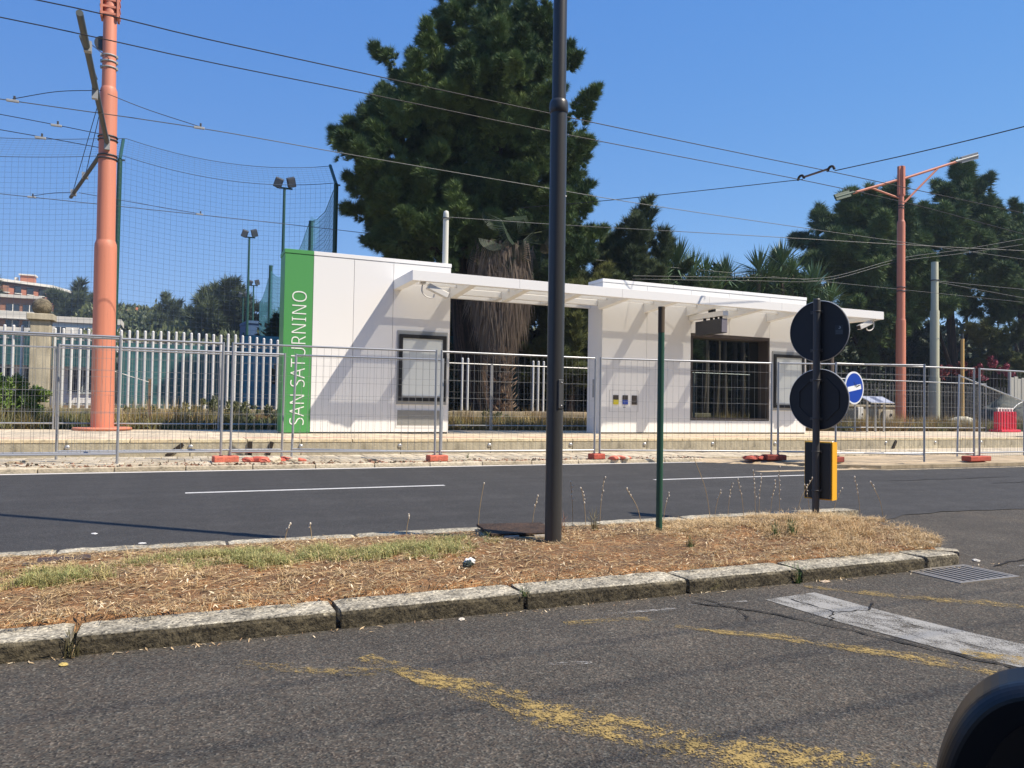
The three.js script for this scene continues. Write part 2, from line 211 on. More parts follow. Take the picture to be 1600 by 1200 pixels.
{
  const nk = struct('median_kerb', bx2(-14, 5.2, -0.05, 0.03, -4.32, -4.14), mat([0.05, 0.045, 0.04], 1));
  const cuts = [-13.9, -12.6, -11.4, -10.2, -9.0, -7.8, -6.6, -5.4, -4.1, -2.9, -1.65, -0.40, 0.83, 1.92, 3.07, 4.02, 5.27], r = rng(8);
  for (let i = 0; i < cuts.length - 1; i++) { const a = cuts[i], b = cuts[i + 1], L = b - a - 0.022, o = obj('kerb_stone', stoneGeo(L, 0.2, 0.25, i + 3, 1), kerbStone, nk); o.position.set((a + b) / 2, -0.004 + 0.006 * (r() - 0.5), -4.225 + 0.012 * (r() - 0.5)); o.rotation.set(0.03 * (r() - 0.5), 0.012 * (r() - 0.5), 0.010 * (r() - 0.5)); }
  const nose = [[5.28, -4.235, 5.74, -4.30]]; for (const [x0, z0, x1, z1] of nose) { const L = Math.hypot(x1 - x0, z1 - z0), o = obj('kerb_stone', stoneGeo(L - 0.02, 0.2, 0.25, 40 + x0, 0.8), kerbStone, nk); o.position.set((x0 + x1) / 2, -0.012, (z0 + z1) / 2); o.rotation.y = -Math.atan2(z1 - z0, x1 - x0); o.rotation.z = -0.03; }
  const fk = struct('median_kerb', bx2(-14, 6.0, -0.05, 0.03, -6.30, -6.14), mat([0.05, 0.045, 0.04], 1));
  const paleStone = kerbStone;
  for (let i = 0, x = -13.6; x < 5.9; i++) { const L = i % 3 === 1 ? 0.98 : 1.12, o = obj('kerb_stone', stoneGeo(L - 0.016, 0.2, 0.2, 60 + i, 0.5), paleStone, fk); o.position.set(x + L / 2, 0.026 + 0.008 * (r() - 0.5), -6.23 + 0.014 * (r() - 0.5)); o.rotation.set(0, Math.PI, 0); x += L; }
  // low worn kerb pieces round the nose
  for (const [x, z, a, L] of [[6.10, -6.0, 1.15, 0.42], [6.30, -5.5, 1.5, 0.5], [6.22, -5.0, 1.85, 0.42], [5.98, -4.6, 2.3, 0.40]]) { const o = obj('kerb_stone', stoneGeo(L, 0.16, 0.16, 90 + z, 0.3), kerbStone, fk); o.position.set(x, -0.045, z); o.rotation.y = a; }
}
// ------------------------------------------------------------ pavement before the platform
function slabShape(pts, y0, y1, name, m) { const s = new THREE.Shape(pts.map(([x, z]) => new THREE.Vector2(x, -z))); const g = new THREE.ExtrudeGeometry(s, { depth: y1 - y0, bevelEnabled: false }); g.rotateX(-Math.PI / 2); g.translate(0, y0, 0); return struct(name, metres(g, 0.5), m); }
const paveMat = [0, 1, 2, 3].map((i) => mat([0.62 + 0.06 * i, 0.56 + 0.06 * i, 0.48 + 0.06 * i], 0.9, { map: concreteMap, bumpMap: graniteBump, bumpScale: 0.006 }));
const walkBed = slabShape([[-60, -13.18], [10.2, -13.18], [11.15, -12.5], [12.0, -11.35], [12.8, -10.95], [60, -10.85], [60, -15.6], [-60, -15.6]], 0.0, 0.128, 'pavement', mat([0.50, 0.43, 0.34], 0.95, { map: concreteMap, bumpMap: soilMap, bumpScale: 0.01 }));
{
  const geo = [0, 1, 2].map((i) => metres(bx(0.245, 0.06, 0.62, 0, 0, 0, 0.008).rotateZ(0.004 * (i - 1)), 0.9 + i * 0.3)), r = rng(15);
  let n = 0; for (let row = 0; row < 3; row++) for (let k = 0; k < 98; k++) { const x = -7 + k * 0.2575 + (row % 2) * 0.12, z = -13.66 - row * 0.645; if (x > 18) continue; if (r() < 0.02) continue; const o = obj('paving_slab', geo[(r() * 3) | 0], paveMat[(r() * 4) | 0], walkBed); o.position.set(x, 0.127 + 0.010 * r(), z + 0.01 * (r() - 0.5)); o.rotation.set(0.012 * (r() - 0.5), 0.01 * (r() - 0.5), 0.02 * (r() - 0.5)); n++; }
  struct('pavement_slab_field', metres(bx2(18.2, 60, 0.13, 0.155, -15.5, -12.6), 0.5), paveMat[2]); struct('pavement_slab_field', metres(bx2(-60, -7.2, 0.13, 0.155, -15.5, -13.3), 0.5), paveMat[1]);
  const kerb = struct('pavement_kerb', bx2(-60, 10.3, 0.02, 0.10, -13.30, -13.12), mat([0.25, 0.2, 0.15], 0.95));
  for (let i = 0; i < 20; i++) { const o = obj('kerb_stone', metres(bx(0.99, 0.09, 0.19, 0, 0, 0, 0.012), 0.8), paveMat[(r() * 4) | 0], kerb); o.position.set(-9.3 + i * 1.0, 0.105 + 0.004 * r(), -13.2); }
  // dusty rubble apron towards the corner
  const g = sheet(range(9.8, 22, 0.2), range(-13.25, -10.95, 0.1), (x, z) => { const d = z - (x < 11 ? -13.1 + (x - 9.8) * 0.6 : x < 12.6 ? -12.4 + (x - 11) * 0.85 : -11.05); return d > 0 ? 0.06 : 0.142 + 0.012 * fbm(x * 2, z * 3, 8) - 0.05 * sstep(-0.25, 0, d); }, null, 0.7);
  struct('pavement_apron', g, mat([0.66, 0.55, 0.43], 0.95, { map: concreteMap, bumpMap: soilMap, bumpScale: 0.015 }));
}
// ------------------------------------------------------------ tram platform
const PY = 0.46;
const riserMat = mat([0.56, 0.51, 0.42], 0.9, { map: concreteMap, bumpMap: graniteBump, bumpScale: 0.005 });
const platform = struct('platform', bx2(-60, 60, 0.05, 0.40, -20.5, -15.46), mat([0.3, 0.28, 0.24], 0.9));
{
  const r = rng(21), face = metres(bx(1.985, 0.34, 0.1, 0, 0, 0, 0.006), 0.5), cop = metres(bx(0.985, 0.06, 0.42, 0, 0, 0, 0.008), 0.7), pinkG = metres(bx(0.985, 0.06, 0.62, 0, 0, 0, 0.006), 0.7);
  const rm = [0, 1, 2].map((i) => mat([0.50 + 0.04 * i, 0.475 + 0.04 * i, 0.42 + 0.035 * i], 0.9, { map: concreteMap, bumpMap: graniteBump, bumpScale: 0.005 }));
  const cm = [0, 1].map((i) => mat([0.86, 0.76 + 0.03 * i, 0.60 + 0.03 * i], 0.85, { map: concreteMap })), pm = [0, 1, 2].map((i) => mat([0.74, 0.50 + 0.05 * i, 0.42 + 0.05 * i], 0.85, { map: concreteMap })), gm = mat([0.80, 0.72, 0.62], 0.85, { map: concreteMap });
  for (let i = 0; i < 18; i++) { const x = -10.7 + i * 2; const o = obj('edge_panel', face, rm[(r() * 3) | 0], platform); o.position.set(x, 0.23, -15.45); }
  for (let i = 0; i < 36; i++) { const x = -11.2 + i; let o = obj('coping_slab', cop, cm[(r() * 2) | 0], platform); o.position.set(x, 0.43, -15.60); o = obj('paving_slab', pinkG, pm[(r() * 3) | 0], platform); o.position.set(x, 0.428, -16.13); }
  stuff(obj('paving_field', metres(bx2(-60, 60, 0.40, 0.456, -20.5, -16.45), 0.5), gm, platform));
  stuff(obj('edge_far', [metres(bx2(-60, -11.75, 0.05, 0.455, -16.44, -15.40), 0.5), metres(bx2(25.35, 60, 0.05, 0.455, -16.44, -15.40), 0.5)], rm[1], platform));
  const stud = new THREE.SphereGeometry(0.045, 12, 8);
  for (let i = 0; i < 16; i++) { const o = obj('stud', stud, M.steel, platform); o.position.set(-3.66 + i * 1.985, 0.325, -15.395); o.scale.z = 0.6; }
}
// ground behind the platform
struct('verge', sheet([-80, -20, ...range(-8, 30, 0.5), 60, 120], [-20.5, -20.8, -21.3, -22, -22.6, -23.2, -26, -32, -45, -80, -140], (x, z) => 0.41 + (z < -20.6 ? 0.05 * (1 + fbm(x, z, 4)) : 0) + (x < 18 && z < -22.5 ? 0.35 : 0), null, 0.4), mat([0.52, 0.43, 0.30], 0.97, { map: soilMap, bumpMap: soilMap, bumpScale: 0.02 }));
// ------------------------------------------------------------ tram shelter
function objW(name, geos, m, parent, at) { const g = merge(geos).clone(); const p = at ?? parent.position; g.translate(-p.x, -p.y, -p.z); return obj(name, g, m, parent); }
const WZ = -18.21, TOP = 4.71, BK = -18.99;
const shelter = thing('tram_shelter', 'white panelled tram stop shelter with green name panel and long flat canopy', 'tram shelter', [10, PY, -18.2]);
const sp = (n, g, m) => objW(n, g, m, shelter);
const panelWhite = [mat([0.80, 0.80, 0.785], 0.40), mat([0.785, 0.785, 0.775], 0.46), mat([0.81, 0.805, 0.79], 0.43)];
let pc = 0; const wallPanel = (x0, x1, y0 = PY + 0.035, y1 = TOP - 0.1) => sp('wall_panel', bx2(x0 + 0.004, x1 - 0.004, y0, y1, WZ - 0.04, WZ, 0.003), panelWhite[pc++ % 3]);
// left block
sp('core', [bx2(2.30, 6.25, PY, TOP - 0.1, BK + 0.04, WZ - 0.045)], M.joint);
const greenPanel = sp('name_panel', [bx2(2.262, 2.906, PY + 0.02, TOP - 0.1, WZ - 0.04, WZ, 0.003), bx2(2.262, 2.30, PY + 0.02, TOP - 0.1, BK, WZ - 0.045)], M.green);
wallPanel(2.91, 3.86); wallPanel(3.86, 4.82); wallPanel(4.82, 6.29);
sp('end_panel', bx2(6.255, 6.29, PY, TOP - 0.1, BK, WZ - 0.045), panelWhite[0]);
sp('roof_trim', bx2(2.25, 2.906, TOP - 0.092, TOP, BK - 0.01, WZ + 0.012, 0.004), M.green); sp('roof_trim', bx2(2.91, 6.30, TOP - 0.092, TOP, BK - 0.01, WZ + 0.012, 0.004), M.trimWhite);
// right block, with a glazed opening through it
sp('core', [bx2(10.72, 13.64, PY, TOP - 0.1, BK + 0.04, WZ - 0.045), bx2(16.56, 17.98, PY, TOP - 0.1, BK + 0.04, WZ - 0.045), bx2(13.645, 16.555, 3.37, TOP - 0.1, BK + 0.04, WZ - 0.045), bx2(13.645, 16.555, PY, 0.83, BK + 0.04, WZ - 0.045)], M.joint);
wallPanel(10.68, 12.13); wallPanel(12.13, 13.64); wallPanel(13.64, 15.02, 3.37); wallPanel(15.02, 16.56, 3.37); wallPanel(13.64, 15.02, PY + 0.035, 0.84); wallPanel(15.02, 16.56, PY + 0.035, 0.84); wallPanel(16.56, 18.02);
sp('end_panel', bx2(10.68, 10.715, PY, TOP - 0.1, BK, WZ - 0.045), panelWhite[1]); sp('end_panel', bx2(17.985, 18.02, PY, TOP - 0.1, BK, WZ - 0.045), panelWhite[1]);
for (const [a, b] of [[10.67, 13.0], [13.0, 15.5], [15.5, 18.03]]) sp('roof_trim', bx2(a, b - 0.004, TOP - 0.092, TOP, BK - 0.01, WZ + 0.012, 0.004), M.trimWhite);
sp('base_gap', bx2(2.28, 6.27, PY, PY + 0.03, BK, WZ - 0.02), M.black); sp('base_gap', bx2(10.7, 18.0, PY, PY + 0.03, BK, WZ - 0.02), M.black);
{
  const liner = mat([0.055, 0.040, 0.032], 0.5);
  const w = sp('window', [bx2(13.65, 13.71, 0.85, 3.36, BK, WZ + 0.004), bx2(16.49, 16.55, 0.85, 3.36, BK, WZ + 0.004), bx2(13.71, 16.49, 3.27, 3.36, BK, WZ + 0.004), bx2(13.71, 16.49, 0.85, 0.92, BK, WZ + 0.004)], liner);
  for (const z of [WZ - 0.42]) objW('pane', bx2(13.71, 16.49, 0.92, 3.27, z - 0.004, z + 0.004), mat([0.62, 0.66, 0.64], 0.02, { transmission: 1, thickness: 0, ior: 1.3 }), w, shelter.position);
}
function noticeCase(x0, x1) {
  const c = sp('notice_case', bx2(x0 - 0.04, x1 + 0.04, 1.17, 2.975, WZ + 0.001, WZ + 0.03, 0.004), M.galvDull);
  objW('frame', [bx2(x0, x0 + 0.085, 1.25, 2.88, WZ + 0.004, WZ + 0.07), bx2(x1 - 0.085, x1, 1.25, 2.88, WZ + 0.004, WZ + 0.07), bx2(x0 + 0.085, x1 - 0.085, 2.79, 2.88, WZ + 0.004, WZ + 0.07), bx2(x0 + 0.085, x1 - 0.085, 1.25, 1.34, WZ + 0.004, WZ + 0.07)], M.black, c, shelter.position);
  objW('blank_board', bx2(x0 + 0.085, x1 - 0.085, 1.34, 2.79, WZ + 0.031, WZ + 0.04), mat([0.68, 0.72, 0.70], 0.35, { clearcoat: 0.5, clearcoatRoughness: 0.05 }), c, shelter.position);
  objW('ledge', [bx2(x0 + 0.1, x1 - 0.1, 1.36, 1.385, WZ + 0.041, WZ + 0.06)], M.steel, c, shelter.position);
}
noticeCase(4.985, 6.185); noticeCase(16.70, 17.90);
{
  const v = sp('vent', [bx2(4.945, 6.175, 0.60, 1.06, WZ + 0.001, WZ + 0.008)], M.whiteRough), slat = bx(1.16, 0.022, 0.012, 0, 0, 0);
  for (let i = 0; i < 13; i++) { const g = slat.clone(); g.rotateX(0.6); g.translate(5.56, 0.68 + i * 0.028, WZ + 0.014); objW('slat', g, M.galvDull, v, shelter.position); }
}
{ // socket plates: dark upper half, coloured lower half
  sp('service_hatch', [bx2(10.93, 10.94, 1.06, 1.66, WZ + 0.001, WZ + 0.003), bx2(11.86, 11.87, 1.06, 1.66, WZ + 0.001, WZ + 0.003), bx2(10.94, 11.86, 1.655, 1.66, WZ + 0.001, WZ + 0.003), bx2(10.94, 11.86, 1.06, 1.065, WZ + 0.001, WZ + 0.003)], M.joint);
  [[11.06, [0.60, 0.52, 0.03]], [11.36, [0.03, 0.07, 0.36]], [11.66, [0.05, 0.038, 0.03]]].forEach(([x, c]) => { const s = sp('socket_plate', bx2(x, x + 0.165, 1.395, 1.52, WZ + 0.001, WZ + 0.02), mat([0.05, 0.038, 0.03], 0.6)); objW('cover', bx2(x, x + 0.165, 1.265, 1.39, WZ + 0.001, WZ + 0.026), mat(c, 0.5), s, shelter.position); });
  sp('intercom', [bx2(10.655, 10.68, 1.45, 1.95, -18.66, -18.50, 0.006), bx2(10.645, 10.66, 1.75, 1.88, -18.62, -18.54)], M.galvDull);
  sp('small_notice', bx2(11.38, 11.46, 1.17, 1.20, WZ + 0.001, WZ + 0.004), M.galvDull);
}
{ // raised letters reading upwards
  const font = await new FontLoader().loadAsync('fonts/droid/droid_sans_regular.typeface.json');
  const g = new TextGeometry('SAN SATURNINO', { font, size: 1, depth: 0.006, curveSegments: 6, bevelEnabled: true, bevelThickness: 0.001, bevelSize: 0.0, bevelOffset: -0.020, bevelSegments: 1 }); g.computeBoundingBox(); const b = g.boundingBox;
  g.translate(-b.min.x, -b.min.y, 0); g.scale(3.10 / (b.max.x - b.min.x), 0.325 / (b.max.y - b.min.y), 1); g.rotateZ(Math.PI / 2); g.translate(2.765, 0.65, WZ + 0.001);
  objW('lettering', g, mat([0.80, 0.82, 0.78], 0.5), greenPanel, shelter.position);
}
{ // canopy: box-section edge, ribs, purlins and opal glazing
  const c0 = 3.955, c1 = 4.185, FZ = -16.57;
  const can = sp('canopy', [bx2(4.82, 5.02, c0, c1, WZ, FZ - 0.115, 0.004), bx2(19.26, 19.46, c0, c1, BK, FZ - 0.115, 0.004), bx2(6.295, 10.675, c0, c1, WZ - 0.12, WZ - 0.004, 0.004), bx2(18.03, 19.255, c0, c1, WZ - 0.12, WZ - 0.004), bx2(6.295, 10.675, c0, c1, BK, BK + 0.12), bx2(18.03, 19.255, c0, c1, BK, BK + 0.12)], M.white);
  for (const [a, b] of [[4.82, 7.45], [7.45, 10.30], [10.30, 13.0], [13.0, 15.5], [15.5, 19.46]]) objW('fascia', bx2(a, b - 0.004, c0, c1, FZ - 0.11, FZ, 0.004), M.trimWhite, can, shelter.position);
  const ribs = [6.36, 7.76, 9.20, 10.62, 12.10, 13.55, 15.0, 16.5, 18.0];
  for (const x of ribs) { const t = []; // tapering rib, deeper at the wall
    const s = new THREE.Shape([[WZ + 0.004, c1 - 0.05], [FZ - 0.112, c1 - 0.05], [FZ - 0.112, c0 + 0.03], [WZ + 0.004, c0 - 0.10]].map((q) => new THREE.Vector2(...q)));
    const g = new THREE.ExtrudeGeometry(s, { depth: 0.17, bevelEnabled: false }); g.rotateY(-Math.PI / 2); g.translate(x + 0.085, 0, 0); t.push(g);
    if (x < 10.5 && x > 6.5) t.push(bx2(x - 0.085, x + 0.085, c0, c1 - 0.05, BK + 0.121, WZ - 0.121));
    objW('rib', t, M.white, can, shelter.position); }
  const pz = [WZ + 0.46, WZ + 0.94];
  const edges = [5.02, ...ribs, 19.26], opal = mat([0.80, 0.80, 0.76], 0.95, { transmission: 0.4, thickness: 0, transparent: true, opacity: 0.50 });
  for (let i = 0; i < edges.length - 1; i++) {
    const a = edges[i] + (i ? 0.087 : 0.002), b = edges[i + 1] - (i < edges.length - 2 ? 0.087 : 0.002);
    for (const z of pz) objW('purlin', bx2(a, b, c0 + 0.09, c0 + 0.15, z - 0.035, z + 0.035), M.white, can, shelter.position);
    for (const [z0, z1] of [[WZ + 0.004, pz[0]], [pz[0], pz[1]], [pz[1], FZ - 0.112]]) objW('glass_pane', bx2(a, b, c1 - 0.075, c1 - 0.067, z0 + 0.003, z1 - 0.003), opal, can, shelter.position);
    if (a > 6.3 && b < 10.7) objW('glass_pane', bx2(a, b, c1 - 0.075, c1 - 0.067, BK + 0.122, WZ - 0.122), opal, can, shelter.position);
  }
}
{ // departure display on its bracket
  const d = thing('departure_display', 'black departure display box hanging from a white bracket under the canopy', 'display', [13.65, 3.26, -17.3]);
  objW('housing', bx2(13.55, 13.75, 3.26, 3.65, -17.9, -16.76, 0.012), mat([0.018, 0.018, 0.024], 0.35), d);
  objW('end_plate', bx2(13.56, 13.74, 3.275, 3.635, -16.758, -16.745, 0.002), mat([0.17, 0.16, 0.19], 0.5), d);
  objW('bracket', [bx2(13.56, 13.74, 3.72, 3.86, WZ + 0.006, -16.70, 0.006)], M.white, d);
  for (const z of [-17.6, -17.3, -17.1, -16.9]) objW('hanger', bx2(13.61, 13.69, 3.645, 3.722, z - 0.02, z + 0.02), M.black, d);
  for (const z of [-17.35, -17.22]) objW('clamp', bx2(13.60, 13.70, 3.86, 3.955, z - 0.035, z + 0.035), M.black, d);
}
function cctv(label, x, y, z, dx) {
  const t = thing('security_camera', label, 'camera', [x, y, z], 0, 'cameras under the canopy');
  const k = mat([0.62, 0.61, 0.58], 0.5);
  objW('mount', [bx2(x - 0.06, x + 0.06, y - 0.05, y - 0.002, z - 0.06, z + 0.06, 0.008)], k, t);
  objW('arm', tube([[x, y - 0.04, z], [x - 0.01 * dx, y - 0.22, z], [x + 0.10 * dx, y - 0.33, z], [x + 0.26 * dx, y - 0.33, z], [x + 0.28 * dx, y - 0.26, z]], 0.017, 24, 8), k, t);
  const b = bx(0.52, 0.14, 0.15, 0, 0, 0, 0.02); b.rotateZ(-0.38 * dx); b.translate(x + 0.36 * dx, y - 0.18, z); objW('body', b, k, t);
  const l = bx(0.02, 0.10, 0.11); l.translate(0.26 * dx, 0, 0); l.rotateZ(-0.38 * dx); l.translate(x + 0.36 * dx, y - 0.18, z); objW('lens', l, M.black, t);
}
cctv('grey bullet camera under the canopy end above the notice case beside the green panel', 5.10, 3.955, -16.72, 1);
cctv('grey bullet camera under the free canopy end behind the two round sign backs', 19.2, 3.955, -16.72, -1);
// ------------------------------------------------------------ poles
{ // stepped salmon catenary pole with a double bracket
  const [x, z] = [-1.49, -20.04], p = thing('catenary_pole', 'thick stepped salmon pole on a round base carrying dark bracket tubes', 'pole', [x, PY, z]); p.rotation.z = 0.0105;
  const L = (n, g, m) => obj(n, g, m, p);
  L('base_plate', lathe([[0, 0], [0.62, 0], [0.62, 0.05], [0.60, 0.065], [0.26, 0.07], [0, 0.07]], 12), M.salmon);
  L('shaft', lathe([[0.245, 0.06], [0.235, 4.2], [0.23, 4.30], [0.205, 4.37], [0.197, 4.40], [0.185, 7.78], [0.18, 7.90], [0.16, 7.95], [0.150, 7.98], [0.140, 10.4], [0, 10.42]], 32), M.salmon);
  for (const y of [5.98, 6.06, 6.42, 6.5]) L('band', new THREE.TorusGeometry(0.20, 0.018, 6, 28).rotateX(Math.PI / 2).translate(0, y + 0.3, 0), M.darkSteel);
  for (const y of [8.42, 8.56, 8.7]) L('band', [new THREE.TorusGeometry(0.155, 0.02, 6, 28).rotateX(Math.PI / 2).translate(0, y, 0), bx(0.05, 0.06, 0.06, 0.16, y, 0.03), bx(0.05, 0.06, 0.06, -0.16, y, 0.03)], M.galvDull);
  const A = [0, 6.62, 0];
  L('bracket_tube', [rod([0, 6.62, 0.18], [0.02, 6.9, 6.1], 0.055, 10), rod([0.05, 6.8, 3.6], [-0.05, 6.9, 5.2], 0.03, 8)], mat([0.09, 0.10, 0.09], 0.5));
  L('bracket_tube', [rod([-0.06, 6.62, -0.18], [-1.40, 6.72, -6.1], 0.05, 10)], mat([0.09, 0.10, 0.09], 0.5));
  L('stay_wire', [rod([0.0, 8.6, 0.15], [0.02, 6.92, 5.0], 0.009, 5), rod([0, 8.6, -0.15], [-1.3, 6.76, -5.6], 0.009, 5), rod([0, 8.45, -0.15], [-0.8, 6.74, -3.6], 0.009, 5)], M.wire);
  for (const q of [[0.12, 0.18, 0.12, 0.03, 6.86, 4.9], [0.10, 0.3, 0.10, 0, 6.7, 3.2], [0.14, 0.16, 0.14, -0.78, 6.72, -3.4], [0.14, 0.16, 0.14, -1.27, 6.72, -5.5], [0.12, 0.3, 0.12, 0, 6.6, 0.2]]) L('clamp', bx(...q), M.galvDull);
  L('pulley', new THREE.CylinderGeometry(0.16, 0.16, 0.08, 18).rotateX(Math.PI / 2).translate(-0.16, 9.0, -0.05), M.darkSteel);
  // bolted head at the top
  L('head_plate', [bx(0.05, 0.95, 0.34, -0.17, 10.05, 0), bx(0.05, 0.95, 0.34, 0.17, 10.05, 0), ...[9.66, 9.82, 9.98, 10.14, 10.3].map((y) => bx(0.42, 0.05, 0.30, 0, y, 0))], M.salmon);
}
{ // right-hand salmon pole with two lamp arms
  const [x, z] = [26.53, -21.79], p = thing('street_lamp', 'slim salmon pole with two slanted lamp arms beside the dark pines', 'street lamp', [x, PY, z]);
  const L = (n, g, m) => obj(n, g, m, p);
  L('base_plate', lathe([[0, 0], [0.62, 0], [0.60, 0.06], [0.2, 0.065], [0, 0.065]], 12), M.salmon);
  L('shaft', lathe([[0.19, 0.06], [0.18, 4.35], [0.165, 4.42], [0.155, 4.45], [0.15, 8.30], [0.12, 8.40], [0.105, 8.42], [0.095, 10.6], [0, 10.62]], 24), M.salmon);
  L('head_plate', [bx(0.34, 1.15, 0.10, 0, 10.0, 0), bx(0.10, 1.15, 0.28, 0, 10.0, 0)], M.salmon);
  const d = V(Math.cos(0.22), 0, Math.sin(0.22) * 1); // arm direction, roughly across the view
  const P = (s, y) => [d.x * s, y, d.z * s];
  L('arm', [rod(P(0.1, 10.1), P(2.6, 11.0), 0.05, 10), rod(P(0.1, 9.1), P(1.7, 10.66), 0.04, 10)], M.salmon);
  L('arm', [rod(P(-0.1, 10.05), P(-2.2, 9.35), 0.05, 10), rod(P(-0.1, 9.3), P(-1.35, 9.62), 0.04, 10)], M.salmon);
  const head = (s0, y0, s1, y1) => [rod(P(s0, y0), P(s1, y1), 0.06, 8), bar(P(s0 + (s1 - s0) * 0.25, y0 + (y1 - y0) * 0.25), P(s1, y1), 0.26, 0.08)];
  L('lamp_head', head(2.5, 10.98, 3.55, 11.32), M.galvDull); L('lamp_head', head(-2.1, 9.4, -2.95, 9.12), mat([0.05, 0.09, 0.06], 0.5));
  for (const y of [5.55, 5.7, 8.9, 9.0]) L('band', new THREE.TorusGeometry(y > 8 ? 0.11 : 0.165, 0.02, 6, 20).rotateX(Math.PI / 2).translate(0, y, 0), M.darkSteel);
}
{ // dark lamp post on the median
  const p = thing('lamp_post', 'tall dark grey steel lamp post standing in the median beside the rusty cover plate', 'lamp post', [2.74, 0.10, -5.38]);
  p.rotation.z = 0.002;
  obj('shaft', lathe([[0.066, 0], [0.0655, 3.45], [0.0645, 3.46], [0.060, 3.47]], 40), M.lampGrey, p);
  obj('collar', lathe([[0.06, 3.41], [0.072, 3.415], [0.076, 3.45], [0.074, 3.49], [0.066, 3.515], [0.056, 3.52]], 40), M.lampGrey, p);
  obj('upper_shaft', lathe([[0.055, 3.50], [0.050, 8.6], [0, 8.62]], 36), M.lampGrey, p);
  const d = bx(0.05, 0.24, 0.012, 0, 0, 0, 0.02); const q = new THREE.Group(); // inspection door
  const door = obj('inspection_door', new RoundedBoxGeometry(0.055, 0.23, 0.014, 3, 0.007), mat([0.055, 0.057, 0.06], 0.5), p); door.rotation.y = -0.22 + 0.5; door.position.set(0.0655 * Math.sin(0.28), 1.19, 0.0655 * Math.cos(0.28));
  for (const y of [0.09, -0.09]) { const b = obj('bolt', new THREE.SphereGeometry(0.007, 8, 6), M.steel, door); b.position.set(0, y, 0.008); }
  const s = obj('sticker_remnant', new THREE.SphereGeometry(0.007, 8, 6), M.white, p); s.position.set(0.05, 2.75, 0.043); s.scale.z = 0.4;
  obj('lamp_head', [bx(0.2, 0.1, 0.62, 0, 8.66, 0.3, 0.03), bx(0.2, 0.1, 0.62, 0, 8.66, -0.3, 0.03)], M.lampGrey, p);
}
{
  const p = thing('green_post', 'short green painted steel post with rusty top standing in dry grass', 'post', [3.81, 0.10, -5.5]);
  obj('shaft', cyl(0.0275, 0.0275, 1.74, 0, 0, 0, 20), mat([0.018, 0.075, 0.048], 0.45), p);
  obj('rusty_top', [cyl(0.0285, 0.0285, 0.2, 0, 1.742, 0, 20), cyl(0.03, 0.03, 0.02, 0, 1.943, 0, 20)], mat([0.09, 0.065, 0.04], 0.8), p);
}
